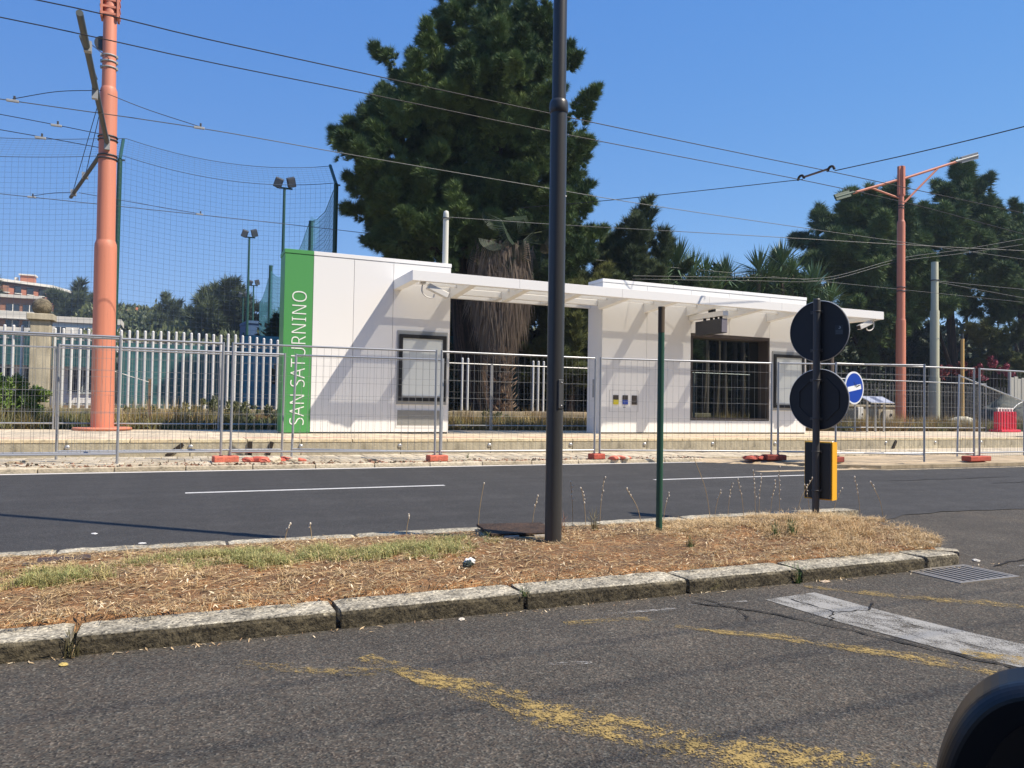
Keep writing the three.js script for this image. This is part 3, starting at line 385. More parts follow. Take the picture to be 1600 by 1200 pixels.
{ // post with two round signs seen from behind and a beacon box
  const p = thing('sign_post', 'dark grey sign post with two black round sign backs one above the other', 'sign post', [6.07, 0.10, -5.99]);
  const grey = mat([0.055, 0.055, 0.056], 0.5), back = mat([0.006, 0.008, 0.012], 0.6), th = THREE.MathUtils.degToRad(70), N = V(Math.sin(th), 0, -Math.cos(th)), ry = Math.atan2(N.x, N.z);
  obj('shaft', cyl(0.036, 0.036, 2.24, 0, 0, 0, 20), grey, p); obj('cap', cyl(0.037, 0.03, 0.012, 0, 2.241, 0, 20), grey, p);
  const disc = (y, name) => {
    const g = new THREE.Group(); const o = shade(new THREE.Mesh(merge([lathe([[0, -0.004], [0.30, -0.004], [0.306, -0.012], [0.31, -0.012], [0.312, 0], [0.305, 0.012], [0, 0.012]], 56).rotateX(Math.PI / 2)]), back));
    o.name = name; p.add(o); o.position.set(N.x * 0.055, y, N.z * 0.055); o.rotation.y = ry;
    obj('rim', new THREE.TorusGeometry(0.312, 0.007, 6, 56), mat([0.40, 0.42, 0.43], 0.45), o);
    obj('sign_face', new THREE.CircleGeometry(0.302, 48).translate(0, 0, 0.0145), mat([0.5, 0.03, 0.03], 0.5), o);
    for (const s of [-0.2, 0.2]) obj('clamp', [bx(0.13, 0.03, 0.012, 0.02, s, -0.012), new THREE.TorusGeometry(0.038, 0.006, 6, 18).rotateX(Math.PI / 2).translate(0, s, -0.055)], grey, o);
    return o;
  };
  const up = disc(1.92, 'sign_disc'), low = disc(1.21, 'sign_disc');
  { // maker's sticker on the upper back
    const c = document.createElement('canvas'); c.width = 128; c.height = 150; const x = c.getContext('2d'); x.fillStyle = '#1d242b'; x.fillRect(0, 0, 128, 150); x.fillStyle = '#7d868c'; x.beginPath(); x.arc(70, 38, 22, 0, 7); x.fill(); x.fillStyle = '#1d242b'; x.beginPath(); x.arc(60, 34, 14, 0, 7); x.fill(); x.fillStyle = '#4b545b'; for (let i = 0; i < 3; i++) { x.fillRect(10, 76 + i * 22, 108, 5); for (let k = 0; k < 9; k++) x.fillRect(14 + k * 12, 84 + i * 22, 8, 8); }
    const t = new THREE.CanvasTexture(c); t.colorSpace = THREE.SRGBColorSpace;
    const s = obj('maker_sticker', new THREE.PlaneGeometry(0.085, 0.1).rotateY(Math.PI), mat(0xffffff, 0.5, { map: t }), up); s.position.set(-0.215, -0.0, -0.0165);
    // octagonal pressing on the lower back
    const rim = []; for (let i = 0; i < 8; i++) { const a = i * Math.PI / 4 + Math.PI / 8, b = a + Math.PI / 4; rim.push(bar([0.225 * Math.cos(a), 0.225 * Math.sin(a), -0.008], [0.225 * Math.cos(b), 0.225 * Math.sin(b), -0.008], 0.018, 0.012)); }
    obj('pressed_ridge', rim, back, low);
  }
  const bcn = obj('marker_box', bx(0.27, 0.57, 0.02, 0, 0, -0.055, 0.004), mat([0.012, 0.014, 0.015], 0.5), p); bcn.position.set(N.x * 0.10, 0.475, N.z * 0.10); bcn.rotation.y = ry;
  obj('yellow_rim', [bx(0.012, 0.57, 0.11, 0.141, 0, 0.01), bx(0.012, 0.57, 0.11, -0.141, 0, 0.01), bx(0.294, 0.012, 0.11, 0, 0.291, 0.01), bx(0.294, 0.012, 0.11, 0, -0.291, 0.01)], mat([0.82, 0.42, 0.015], 0.5), bcn);
  obj('front_plate', bx(0.27, 0.57, 0.02, 0, 0, 0.05), mat([0.82, 0.42, 0.015], 0.5), bcn);
  for (const y of [0.2, -0.2]) obj('clamp', [new THREE.TorusGeometry(0.038, 0.006, 6, 18).rotateX(Math.PI / 2).translate(0, y, -0.1), bx(0.1, 0.03, 0.03, 0, y, -0.068)], grey, bcn);
}
{ // pale posts that hold span wires
  const tall = thing('span_wire_pole', 'pale olive stepped steel pole standing alone in front of the pines', 'pole', [36.07, 0.45, -27.6], 0, 'pale span wire poles');
  obj('shaft', lathe([[0.26, 0], [0.26, 2.5], [0.22, 2.55], [0.22, 6.0], [0.18, 6.05], [0.17, 8.55], [0, 8.57]], 20), M.cream, tall); obj('band', new THREE.TorusGeometry(0.19, 0.03, 6, 20).rotateX(Math.PI / 2).translate(0, 7.6, 0), M.darkSteel, tall);
  const sh = thing('span_wire_pole', 'pale steel pole rising from the end of the shelter roof with a rounded cap', 'pole', [6.21, 4.705, -18.45], 0, 'pale span wire poles');
  obj('shaft', lathe([[0.075, 0], [0.072, 1.30], [0.06, 1.38], [0, 1.41]], 18), mat([0.60, 0.60, 0.52], 0.55), sh); obj('band', new THREE.TorusGeometry(0.095, 0.015, 6, 18).rotateX(Math.PI / 2).translate(0, 1.2, 0), M.darkSteel, sh);
}
// ------------------------------------------------------------ overhead wires
function wire(name, label, pts, r, m, group) { const g = tube(pts, r * 0.85, Math.max(12, pts.length * 10), 7); return tag(obj(name, g, m), label, 'wire', group); }
const sagX = (x0, x1, y, z0, z1, sag, n = 7) => range(0, 1, 1 / n).map((t) => [x0 + (x1 - x0) * t, y - sag * 4 * t * (1 - t), z0 + (z1 - z0) * t]);
const runs = 'trolley wires along the road';
wire('contact_wire', 'upper dark trolley wire of the pair over the road edge', [...sagX(-30, -1.6, 7.12, -13.0, -13.25, 0.1), ...sagX(0.2, 14.7, 7.10, -13.4, -14.1, 0.03).slice(0), [18.5, 7.1, -14.3], [30, 7.1, -14.9], [60, 7.1, -16.5]], 0.011, M.wire, runs);
wire('contact_wire', 'lower dark trolley wire of the pair over the road edge', [[-30, 7.1, -13.8], [-2.6, 7.1, -14.05], [0.2, 7.1, -14.3], [3.2, 7.1, -14.45], [7.3, 7.1, -14.7], [11.5, 7.1, -14.85], [14.6, 7.1, -14.95], [19, 7.1, -15.3], [26, 7.1, -16.3], [60, 7.1, -20]], 0.011, M.wire, runs);
wire('contact_wire', 'dark wire running over the shelter roof past the salmon pole', [[-30, 7.1, -18], [-3.3, 7.1, -17.95], [0.2, 7.1, -17.9], [3.6, 7.1, -18.2], [9.2, 7.1, -18.6], [12.2, 7.1, -18.8], [19, 7.1, -18.9], [30, 7.1, -18.9], [60, 7.1, -18.9]], 0.011, M.wireGrey, runs);
wire('contact_wire', 'thin wire crossing behind the shelter in front of the pine', [[-30, 7.1, -26.4], [-4.8, 7.1, -26.4], [4, 7.08, -26.3], [15.3, 7.06, -26.7], [27, 7.1, -26.4], [60, 7.1, -26.2]], 0.012, M.wireGrey, runs);
wire('span_wire', 'pale wire leaving the pole behind the shelter roof towards the salmon lamp', [[6.3, 5.95, -18.45], [9.1, 6.05, -18.3], [13.3, 6.04, -17.2], [16.3, 6.05, -16.5], [19.3, 6.08, -15.9], [26, 6.15, -14.3], [34, 6.3, -12.4]], 0.010, M.wireGrey);
const spanY = 6.95;
wire('span_wire', 'dark cable slanting up from the double wire hanger to the right', [[14.95, 7.18, -14.2], [15.5, 7.16, -12.3], [16.07, 7.18, -10.25], [17, 7.3, -7]], 0.014, M.wire);
wire('span_wire', 'dark cable from the double wire hanger back towards the pine', [[14.7, 7.14, -15.0], [13.1, 7.15, -17.0], [11.3, 7.15, -19.1], [9.5, 7.2, -21.2]], 0.012, M.wire);
wire('span_wire', 'upper insulated stay tied to the thick salmon pole', [[-1.6, 7.30, -20.0], [-3.4, 7.42, -20.0], [-14, 7.9, -20.2]], 0.010, M.wire, 'stays tied to the thick salmon pole');
wire('span_wire', 'lower insulated stay tied to the thick salmon pole', [[-1.6, 6.98, -20.0], [-3.4, 7.08, -20.0], [-14, 7.5, -20.2]], 0.010, M.wire, 'stays tied to the thick salmon pole');
wire('span_wire', 'upper stay forked to the front bracket tube end', [[-1.40, 7.42, -17.6], [-0.7, 7.3, -17.8], [0.35, 7.13, -17.9]], 0.009, M.wire); wire('span_wire', 'stay from the front bracket tube to a clip on the wire', [[-1.5, 7.40, -17.4], [-2.3, 7.34, -17.7], [-3.1, 7.14, -17.95]], 0.009, M.wire);
wire('span_wire', 'short stay from the rear bracket tube to the thin wire', [[-2.7, 7.2, -25.6], [-1.0, 7.16, -26], [0.6, 7.12, -26.3]], 0.010, M.wire); wire('span_wire', 'thin pull-off wire left of the rear bracket tube', [[-2.8, 7.2, -25.6], [-3.4, 7.2, -26], [-4.0, 7.13, -26.4]], 0.010, M.wire);
wire('span_wire', 'upper pale wire tied to the olive pole', [[36.07, 8.0, -27.5], [44, 8.0, -27], [60, 8.1, -26]], 0.016, M.wireGrey, 'wires tied to the olive pole'); wire('span_wire', 'drooping pale wire tied to the olive pole', [[36.07, 7.95, -27.5], [44, 7.3, -26.5], [60, 6.3, -24]], 0.016, M.wireGrey, 'wires tied to the olive pole');
wire('span_wire', 'pale wire slanting up across the salmon lamp shaft', [[14, 5.6, -21.9], [19.2, 5.98, -21.9], [22.6, 6.25, -21.9], [26.6, 7.36, -21.9], [30.2, 8.06, -21.9], [34.3, 8.95, -21.9]], 0.010, M.wireGrey); wire('span_wire', 'second pale wire slanting up across the salmon lamp shaft', [[14, 5.5, -21.95], [19.2, 5.86, -21.95], [22.6, 6.15, -21.95], [26.6, 7.24, -21.95], [30.2, 7.9, -21.95], [34.3, 8.7, -21.95]], 0.010, M.wireGrey);
for (const [z, l] of [[0.42, 'trolley wire over the near lane'], [0.95, 'second trolley wire over the near lane'], [1.55, 'feeder wire over the near lane']]) wire('contact_wire', l + ' above the car', [[-40, 7.1, z], [-10, 7.0, z], [10, 7.0, z - 0.3], [40, 7.1, z - 0.6]], z > 1.2 ? 0.012 : 0.009, M.wire, 'wires over the near lane');
{ // hanger joining the wire pair, with two curved insulators
  const h = thing('wire_hanger', 'dark bar with two curved hooks joining the pair of trolley wires', 'wire hanger', [14.6, 7.1, -14.5]);
  obj('bar', rod([0.02, 0.06, -0.42], [0.10, 0.08, 0.36], 0.028, 8), mat([0.10, 0.06, 0.05], 0.5), h);
  for (const s of [-0.48, 0.42]) obj('hook', new THREE.TorusGeometry(0.10, 0.032, 8, 16, Math.PI).rotateY(Math.PI / 2).translate(0.06 + s * 0.1, 0.02, s), M.black, h);
}
for (const [x, y, z, l] of [[-3.1, 7.1, -17.95, 'left of the thick salmon pole'], [0.35, 7.1, -17.9, 'right of the thick salmon pole'], [0.6, 7.1, -26.3, 'by the green net post'], [-4.0, 7.1, -26.4, 'above the ball finial pillar'], [-2.6, 7.36, -20.0, 'on the upper stay'], [-2.9, 7.03, -20.0, 'on the lower stay']]) { const c = thing('wire_clip', 'small metal clip on the overhead wire ' + l, 'wire clip', [x, y, z]); obj('body', bx(0.22, 0.05, 0.05, 0, 0, 0, 0.01), M.galvDull, c); obj('screw', bx(0.04, 0.13, 0.04, 0.03, 0.04, 0, 0.01), M.darkSteel, c); }
// ------------------------------------------------------------ site fence panels
const wireMat = mat([0.30, 0.31, 0.31], 0.5, { metalness: 0.4 });
function fencePanel(label, a, b, h = 1.98, lean = 0, tilt = 0, group, y0 = 0.2, name = 'site_fence_panel') {
  const A = V(a[0], y0, a[1]), B = V(b[0], y0 + tilt, b[1]), W = Math.hypot(b[0] - a[0], b[1] - a[1]);
  const p = thing(name, label, 'fence panel', [A.x, A.y, A.z], -Math.atan2(b[1] - a[1], b[0] - a[0]), group);
  p.rotation.order = 'YXZ'; p.rotation.x = lean; p.rotation.z = Math.atan2(tilt, W);
  for (const x of [0, W]) obj('post', rod([x, x ? -0.02 : 0, 0], [x, h, 0], 0.021, 10), M.galv, p);
  obj('top_rail', rod([0, h - 0.025, 0], [W, h - 0.025, 0], 0.018, 8), M.galv, p); obj('bottom_rail', rod([0, 0.13, 0], [W, 0.13, 0], 0.018, 8), M.galv, p);
  const g = []; const n = Math.round(W / 0.125); for (let i = 1; i < n; i++) g.push(rod([i * W / n, 0.13, 0], [i * W / n, h - 0.03, 0], 0.0024, 3)); for (let k = 0; k < 5; k++) g.push(rod([0, 0.45 + k * (h - 0.6) / 4.2, 0.004], [W, 0.45 + k * (h - 0.6) / 4.2, 0.004], 0.0022, 3));
  stuff(obj('wire_mesh', g, wireMat, p)); return p;
}
const FG = 'front row of site fence panels';
fencePanel('site fence panel ending at the tied joint before the thick salmon pole', [-4.28, -13.42], [-0.78, -13.42], 1.98, 0, 0, FG);
fencePanel('site fence panel crossing in front of the thick salmon pole base', [-2.75, -13.80], [0.75, -13.86], 1.98, 0, 0, FG);
fencePanel('sagging site fence panel leaning beside the green name panel', [-1.7, -14.25], [1.80, -14.30], 1.86, 0.05, 0.0, FG);
fencePanel('site fence panel standing in front of the green name panel', [0.90, -13.78], [4.38, -13.40], 1.98, 0, 0, FG);
fencePanel('tilted site fence panel leaning under the first notice case', [1.98, -14.35], [4.56, -13.58], 1.88, -0.10, -0.02, FG);
fencePanel('site fence panel before the gap with the palm trunk', [4.48, -13.40], [7.66, -13.30], 1.98, 0, 0, FG);
fencePanel('site fence panel in front of the socket plates and window', [7.78, -13.30], [11.34, -12.40], 1.98, 0, 0, FG);
fencePanel('site fence panel passing behind the round sign backs', [11.47, -12.35], [14.05, -10.98], 1.98, 0, 0, FG);
fencePanel('site fence panel carrying the blue round sign', [12.30, -11.62], [15.9, -11.22], 1.98, 0, 0, FG);
fencePanel('site fence panel beyond the last pair of joined posts', [16.08, -11.22], [19.6, -11.4], 1.98, 0, 0, FG);
fencePanel('collapsed site fence panel sloping down past the red barrier', [16.3, -11.9], [19.7, -12.6], 1.9, -0.05, -0.55, FG, 0.2);
const RG = 'rear row of site fence panels';
const rearL = ['by the leafy bush behind the pillar side', 'between the thick salmon pole and the green panel', 'hidden mostly behind the green name panel', 'in the shelter gap before the palm', 'behind the socket plates wall', 'seen through the shelter window', 'behind the second notice case', 'behind the tilted information board', 'left of the olive pole', 'right of the olive pole'];
for (let i = 0; i < 10; i++) fencePanel('rear site fence panel ' + rearL[i], [-6.02 + i * 3.55 + (i > 2 ? 0.18 : 0), -20.42], [-2.52 + i * 3.55 + (i > 2 ? 0.18 : 0), -20.40], 1.9, 0, 0, RG, 0.47);
// fence feet and rubble
const redFoot = [mat([0.62, 0.13, 0.10], 0.8, { map: concreteMap }), mat([0.78, 0.22, 0.17], 0.8, { map: concreteMap }), mat([0.34, 0.07, 0.06], 0.8, { map: concreteMap })];
function foot(label, x, z, turn, k, L = 0.62) { const t = thing('fence_foot', label, 'fence foot', [x, 0.155, z], turn, 'red feet of the site fence'); obj('block', new RoundedBoxGeometry(L, 0.11, 0.22, 2, 0.02).translate(0, 0.057, 0), redFoot[k], t); for (const s of [-0.07, 0.07]) obj('socket', cyl(0.032, 0.032, 0.012, s, 0.108, 0, 12), M.black, t); return t; }
foot('bright red fence foot under the joint left of the green name panel', 0.82, -13.75, 0.15, 1, 0.40); foot('red fence foot under the joint before the first notice case', 4.42, -13.38, 0.05, 1, 0.36); foot('dark red fence foot under the joint by the right block corner', 7.70, -13.28, 0.1, 0, 0.28); foot('faded dark red fence foot under the joint before the second notice case', 11.40, -12.36, -0.35, 2, 0.42); foot('dark red fence foot behind the yellow edged marker box', 12.28, -11.6, 0.2, 2, 0.3); foot('long red fence foot under the far joined posts', 15.95, -11.2, 0.05, 0, 0.72);
{
  const r = rng(41), rub = (label, x, z, k, s) => { const g = new THREE.DodecahedronGeometry(0.1 * s, 1), p = g.attributes.position; for (let i = 0; i < p.count; i++) { const n = 1 + 0.35 * noise(p.getX(i) * 14 + x * 5, p.getY(i) * 14, p.getZ(i) * 14); p.setXYZ(i, p.getX(i) * n * 1.5, Math.max(-0.03, p.getY(i) * n * 0.6), p.getZ(i) * n); } g.computeVertexNormals(); const o = obj('rubble_piece', g, k < 0 ? paveMat[3] : redFoot[k]); o.position.set(x, 0.185, z); o.rotation.y = r() * 6; tag(o, label, 'rubble', 'broken foot pieces on the pavement'); };
  for (let i = 0; i < 11; i++) rub('broken red and white foot piece lying left of the green panel corner', 1.15 + i * 0.085 + 0.05 * r(), -13.55 - 0.35 * r(), [-1, 0, 1, 2][(r() * 4) | 0], 0.6 + 0.7 * r());
  for (let i = 0; i < 5; i++) rub('crumbled pale foot piece beside the dark red foot', 8.0 + i * 0.09, -13.22 + 0.1 * r(), i % 2 ? -1 : 1, 0.5 + 0.3 * r());
  for (let i = 0; i < 6; i++) rub('crumpled dark red sandbag piece on the kerb before the second notice case', 10.9 + i * 0.1, -12.52 - 0.08 * r(), i % 3 ? 2 : 0, 0.8 + 0.4 * r());
}
{ // blue round sign tied to the fence
  const t = thing('blue_sign', 'blue round sign with a white bar hung on the site fence', 'sign', [12.62, 1.66, -11.46], 0.18);
  const c = document.createElement('canvas'); c.width = c.height = 256; const x = c.getContext('2d'); x.fillStyle = '#e9ebee'; x.fillRect(0, 0, 256, 256); x.fillStyle = '#0b3fa8'; x.beginPath(); x.arc(128, 128, 116, 0, 7); x.fill(); x.save(); x.translate(128, 128); x.rotate(-0.16); x.fillStyle = '#f1f3f4'; x.fillRect(-88, -20, 180, 40); x.restore(); x.strokeStyle = '#0a0d12'; x.lineWidth = 6; x.beginPath(); x.moveTo(120, 80); x.lineTo(138, 118); x.lineTo(150, 96); x.lineTo(160, 116); x.lineTo(190, 104); x.lineTo(150, 122); x.lineTo(214, 100); x.stroke();
  const tx = new THREE.CanvasTexture(c); tx.colorSpace = THREE.SRGBColorSpace;
  obj('plate', new THREE.CylinderGeometry(0.335, 0.335, 0.018, 48).rotateX(Math.PI / 2), mat([0.75, 0.76, 0.77], 0.5), t); obj('sign_face', new THREE.CircleGeometry(0.33, 48).translate(0, 0, 0.012), mat(0xffffff, 0.45, { map: tx }), t); obj('clamp', [bx(0.3, 0.03, 0.03, 0, 0.15, -0.025), bx(0.3, 0.03, 0.03, 0, -0.15, -0.025)], M.galvDull, t);
}
{ // tilted information board on three legs
  const t = thing('information_board', 'tilted grey information board on three steel legs on the platform', 'information board', [22.8, PY, -19.7], 0.1);
  const b = bx(1.3, 0.03, 0.55, 0, 0, 0, 0.006); b.rotateX(0.45); b.translate(0, 1.14, 0); const c = document.createElement('canvas'); c.width = 256; c.height = 128; const x = c.getContext('2d'); x.fillStyle = '#8d94a6'; x.fillRect(0, 0, 256, 128); x.fillStyle = '#5b6278'; x.fillRect(90, 14, 60, 100); x.fillStyle = '#c6cbd6'; for (let i = 0; i < 9; i++) { x.fillRect(12, 16 + i * 11, 66, 4); x.fillRect(164, 16 + i * 11, 78, 4); }
  const tx = new THREE.CanvasTexture(c); tx.colorSpace = THREE.SRGBColorSpace; const f = new THREE.PlaneGeometry(1.26, 0.51).rotateX(-Math.PI / 2 + 0.45); f.translate(0, 1.14 + 0.017 * Math.cos(0.45), 0.017 * Math.sin(0.45));
  obj('board', b, M.steel, t); obj('print', f, mat(0xffffff, 0.4, { map: tx }), t); for (const s of [-0.5, -0.05, 0.42]) obj('leg', rod([s, 0, -0.02], [s, 1.12, -0.02], 0.035, 10), M.steel, t);
}
{
  const w = thing('low_wall', 'low weathered concrete wall behind the information board', 'wall', [25.6, 0.42, -22.6]); obj('body', metres(bx(3.4, 0.95, 0.35, 0, 0.47, 0, 0.02), 0.6), mat([0.50, 0.45, 0.36], 0.95, { map: concreteMap }), w); obj('coping', metres(bx(3.5, 0.08, 0.45, 0, 0.985, 0, 0.01), 0.6), riserMat, w);
  const e = thing('meter_box', 'small pale meter box fixed to the low concrete wall', 'meter box', [24.95, 0.85, -22.36]); obj('case', bx(0.3, 0.5, 0.1, 0, 0.25, 0, 0.02), mat([0.62, 0.61, 0.57], 0.6), e); obj('lock', bx(0.04, 0.06, 0.02, 0.08, 0.22, 0.055), M.black, e);
  const e2 = thing('meter_box', 'grey meter box with a dark dial on the low wall right of the information board', 'meter box', [26.5, 0.8, -22.36]); obj('case', bx(0.5, 0.45, 0.1, 0, 0.22, 0, 0.02), mat([0.48, 0.45, 0.38], 0.7), e2); obj('dial', cyl(0.06, 0.06, 0.02).rotateX(Math.PI / 2).translate(0.1, 0.25, 0.05), M.black, e2);
  const h = thing('hatch_cover', 'dark cover sheet propped on the platform before the low wall', 'cover', [23.5, 0.44, -21.7], 0.05); obj('sheet', bx(1.3, 0.75, 0.05, 0, 0.45, 0, 0.01), mat([0.03, 0.033, 0.036], 0.6), h); obj('stand', [bx(0.05, 0.45, 0.2, -0.5, 0.22, -0.03), bx(0.05, 0.45, 0.2, 0.5, 0.22, -0.03)], M.darkSteel, h);
}
{ // red and white plastic barrier
  const t = thing('plastic_barrier', 'red ribbed plastic barrier with a white top rail', 'barrier', [30.1, PY, -19.95], 0.1); const red = mat([0.62, 0.02, 0.05], 0.5);
  obj('body', bx(1.25, 0.72, 0.22, 0, 0.44, 0, 0.03), red, t); obj('foot', bx(1.4, 0.1, 0.5, 0, 0.05, 0, 0.03), red, t); for (let i = 0; i < 6; i++) obj('rib', bx(0.07, 0.72, 0.06, -0.5 + i * 0.2, 0.45, 0.12, 0.02), red, t); obj('top_rail', [bx(1.15, 0.05, 0.06, 0, 0.93, 0), ...range(-0.5, 0.5, 0.2).map((x) => bx(0.05, 0.12, 0.05, x, 0.85, 0))], M.white, t);
}
{ // ochre pole on a cream conical base
  const t = thing('parasol_stand', 'tall ochre pole standing in a cream conical base', 'pole stand', [32.9, 0.46, -23.77]); obj('base', lathe([[0, 0], [0.75, 0.0], [0.80, 0.28], [0.42, 0.48], [0.2, 0.56], [0, 0.56]], 24), mat([0.60, 0.57, 0.44], 0.7), t); obj('pole', rod([0, 0.5, 0], [0, 4.1, 0], 0.075, 12), mat([0.62, 0.40, 0.14], 0.6), t); obj('ground_plate', bx(2.0, 0.04, 1.2, -0.3, 0.02, 0.3), M.whiteRough, t); obj('tip', cyl(0.05, 0.03, 0.25, 0, 4.1, 0, 10), M.darkSteel, t);
}
for (const [l, x, a, h] of [['added dark strip for an upright dark slot in the platform edge', 1.35, 0.02, 0.27], ['added dark strip for the slanted slot beside the upright one in the platform edge', 1.68, 0.28, 0.27], ['added slanted dark strip for a dark slot in the platform edge near the salmon pole', -0.10, 0.9, 0.36], ['added slanted dark strip for a dark slot in the platform edge below the information board', 18.4, 0.6, 0.27]]) { const t = thing('slot_strip', l, 'slot_strip', [x, 0.155, -15.36], 0, 'added dark strips on the platform edge'); const g = bx(0.075, h, 0.03, 0, h / 2, 0, 0.004); g.rotateZ(-a); g.rotateX(-0.06); obj('board', g, mat([0.12, 0.10, 0.085], 0.9, { map: barkMap }), t); }  // added strips that stand in for dark slots in the platform edge
// ------------------------------------------------------------ vegetation
function needleTuft(n, len, w, spread, seed) { // needles fanning from a twig end, axis +y
  const r = rng(seed), T = [];
  for (let i = 0; i < n; i++) {
    const a = r() * 6.283, s = spread * Math.sqrt(r()), d = V(Math.cos(a) * Math.sin(s), Math.cos(s), Math.sin(a) * Math.sin(s)), b = d.clone().multiplyScalar(0.05 * r()).add(V(0, len * 0.35 * r(), 0)), e = b.clone().addScaledVector(d, len * (0.6 + 0.5 * r())), q = d.clone().cross(V(r() - 0.5, r() - 0.5, r() - 0.5)).normalize().multiplyScalar(w * (0.7 + 0.6 * r()) / 2);
    T.push(b.x - q.x, b.y - q.y, b.z - q.z, b.x + q.x, b.y + q.y, b.z + q.z, e.x, e.y, e.z);
  }
  return triSoup(T);
}
function leafTuft(n, len, w, spread, seed, vol = 1) { const r = rng(seed), T = []; for (let i = 0; i < n; i++) { const a = r() * 6.283, s = spread * (0.2 + 0.8 * r()), d = V(Math.cos(a) * Math.sin(s), Math.cos(s), Math.sin(a) * Math.sin(s)), b = V((r() - 0.5) * len * vol, (r() - 0.3) * len * vol, (r() - 0.5) * len * vol), m = b.clone().addScaledVector(d, len * 0.5), e = b.clone().addScaledVector(d, len * (0.9 + 0.3 * r())), q = d.clone().cross(V(r() - 0.5, r() - 0.5, r() - 0.5)).normalize().multiplyScalar(w / 2); T.push(b.x, b.y, b.z, m.x - q.x, m.y - q.y, m.z - q.z, e.x, e.y, e.z, b.x, b.y, b.z, e.x, e.y, e.z, m.x + q.x, m.y + q.y, m.z + q.z); } return triSoup(T); }
const tufts = [needleTuft(60, 0.27, 0.022, 1.15, 1), needleTuft(54, 0.36, 0.022, 0.85, 2)];
const farTuft = needleTuft(48, 0.46, 0.045, 1.1, 3), tinyTuft = leafTuft(100, 0.36, 0.20, 1.5, 4, 4), leafy = leafTuft(26, 0.16, 0.07, 1.5, 5), shrubTuft = leafTuft(26, 0.30, 0.13, 1.5, 6);
const needleMat = mat([1, 1, 1], 0.75), leafMat = mat([1, 1, 1], 0.6);
const _m = new THREE.Matrix4(), _q = new THREE.Quaternion(), _s = V(), _c = new THREE.Color();
// crown: big lobes -> rounded clumps on their surface -> tufts on the clumps
function crown(parent, name, lobes, o) {
  const r = rng(o.seed ?? 7), items = [], sph = () => { const u = 2 * r() - 1, a = r() * 6.283, q = Math.sqrt(1 - u * u); return V(q * Math.cos(a), u, q * Math.sin(a)); };
  for (const [x, y, z, rx, ry, rz] of lobes) {
    const area = (rx * ry + ry * rz + rx * rz) / 3, K = Math.max(4, Math.round(area * (o.clumps ?? 3.2)));
    for (let k = 0; k < K; k++) {
      const d = sph(), f = 0.55 + 0.40 * Math.sqrt(r()), c = V(x + d.x * rx * f, y + d.y * ry * f, z + d.z * rz * f), cr = (o.clump ?? 0.85) * (0.6 + 0.7 * r()) * Math.min(1, 0.35 + Math.min(rx, ry) / 1.8), tone = r(), N = Math.round(cr * cr * (o.density ?? 60));
      // a bough: tufts along a tapering spray that points out and up
      const axb = d.clone().multiplyScalar(0.75).add(V(0, o.rise ?? 0.55, 0)).add(sph().multiplyScalar(0.45)).normalize(), len = cr * (o.spray ?? 1.9);
      for (let t = 0; t < N; t++) { const q = Math.pow(r(), 0.8), e = sph(), g = cr * 0.62 * (1 - 0.72 * q) * Math.sqrt(r()); const p = c.clone().addScaledVector(axb, (q - 0.35) * len).addScaledVector(e, g); const ax = axb.clone().multiplyScalar(0.55).addScaledVector(e, 0.6).add(V(0, o.lift ?? 0.45, 0)).normalize(); items.push([p, ax, (o.scale ?? 1) * (0.65 + 0.6 * r()), tone]); }
    }
  }
  const g = o.geo, im = shade(new THREE.InstancedMesh(g, o.mat ?? needleMat, items.length)); im.name = name;
  items.forEach(([p, ax, s, tone], i) => { _q.setFromUnitVectors(UP, ax); im.setMatrixAt(i, _m.compose(p, _q, _s.setScalar(s))); const a = o.colors[0], b = o.colors[1], t = clamp(0.6 * tone + 0.5 * r() - 0.1); im.setColorAt(i, _c.setRGB(a[0] + (b[0] - a[0]) * t, a[1] + (b[1] - a[1]) * t, a[2] + (b[2] - a[2]) * t)); });
  im.userData.kind = 'stuff'; parent.add(im); return im;
}
const barkM = mat([0.22, 0.17, 0.14], 0.95, { map: barkMap, bumpMap: barkMap, bumpScale: 0.03 });
function trunkGeo(pts, r0, r1, n = 10) { const c = new THREE.CatmullRomCurve3(pts.map((p) => V(...p))), S = 20, g = new THREE.TubeGeometry(c, S, 1, n, false), p = g.attributes.position, q = V(); for (let i = 0; i < p.count; i++) { const k = Math.floor(i / (n + 1)) / S, C = c.getPointAt(clamp(k)), R = r0 + (r1 - r0) * k; q.fromBufferAttribute(p, i).sub(C); const w = 1 + 0.12 * noise(q.x * 3 + k * 9, q.z * 3, k * 12); q.multiplyScalar(R * w).add(C); p.setXYZ(i, q.x, q.y, q.z); } g.computeVertexNormals(); const uv = g.attributes.uv; for (let i = 0; i < uv.count; i++) uv.setXY(i, uv.getY(i) * 2, uv.getX(i) * 3); return g; }
function tree(name, label, base, trunkPts, r0, r1, limbs, lobes, o, group) {
  const t = thing(name, label, 'tree', base, 0, group), loc = (p) => [p[0] - base[0], p[1] - base[1], p[2] - base[2]];
  obj('trunk', trunkGeo(trunkPts.map(loc), r0, r1), o.bark ?? barkM, t);
  for (const l of limbs) obj('limb', trunkGeo(l.map(loc), r0 * 0.42, 0.05, 7), o.bark ?? barkM, t);
  crown(t, 'crown', lobes.map(([x, y, z, ...k]) => [x - base[0], y - base[1], z - base[2], ...k]), o); return t;
}
const pineCol = [[0.030, 0.072, 0.024], [0.15, 0.22, 0.055]];
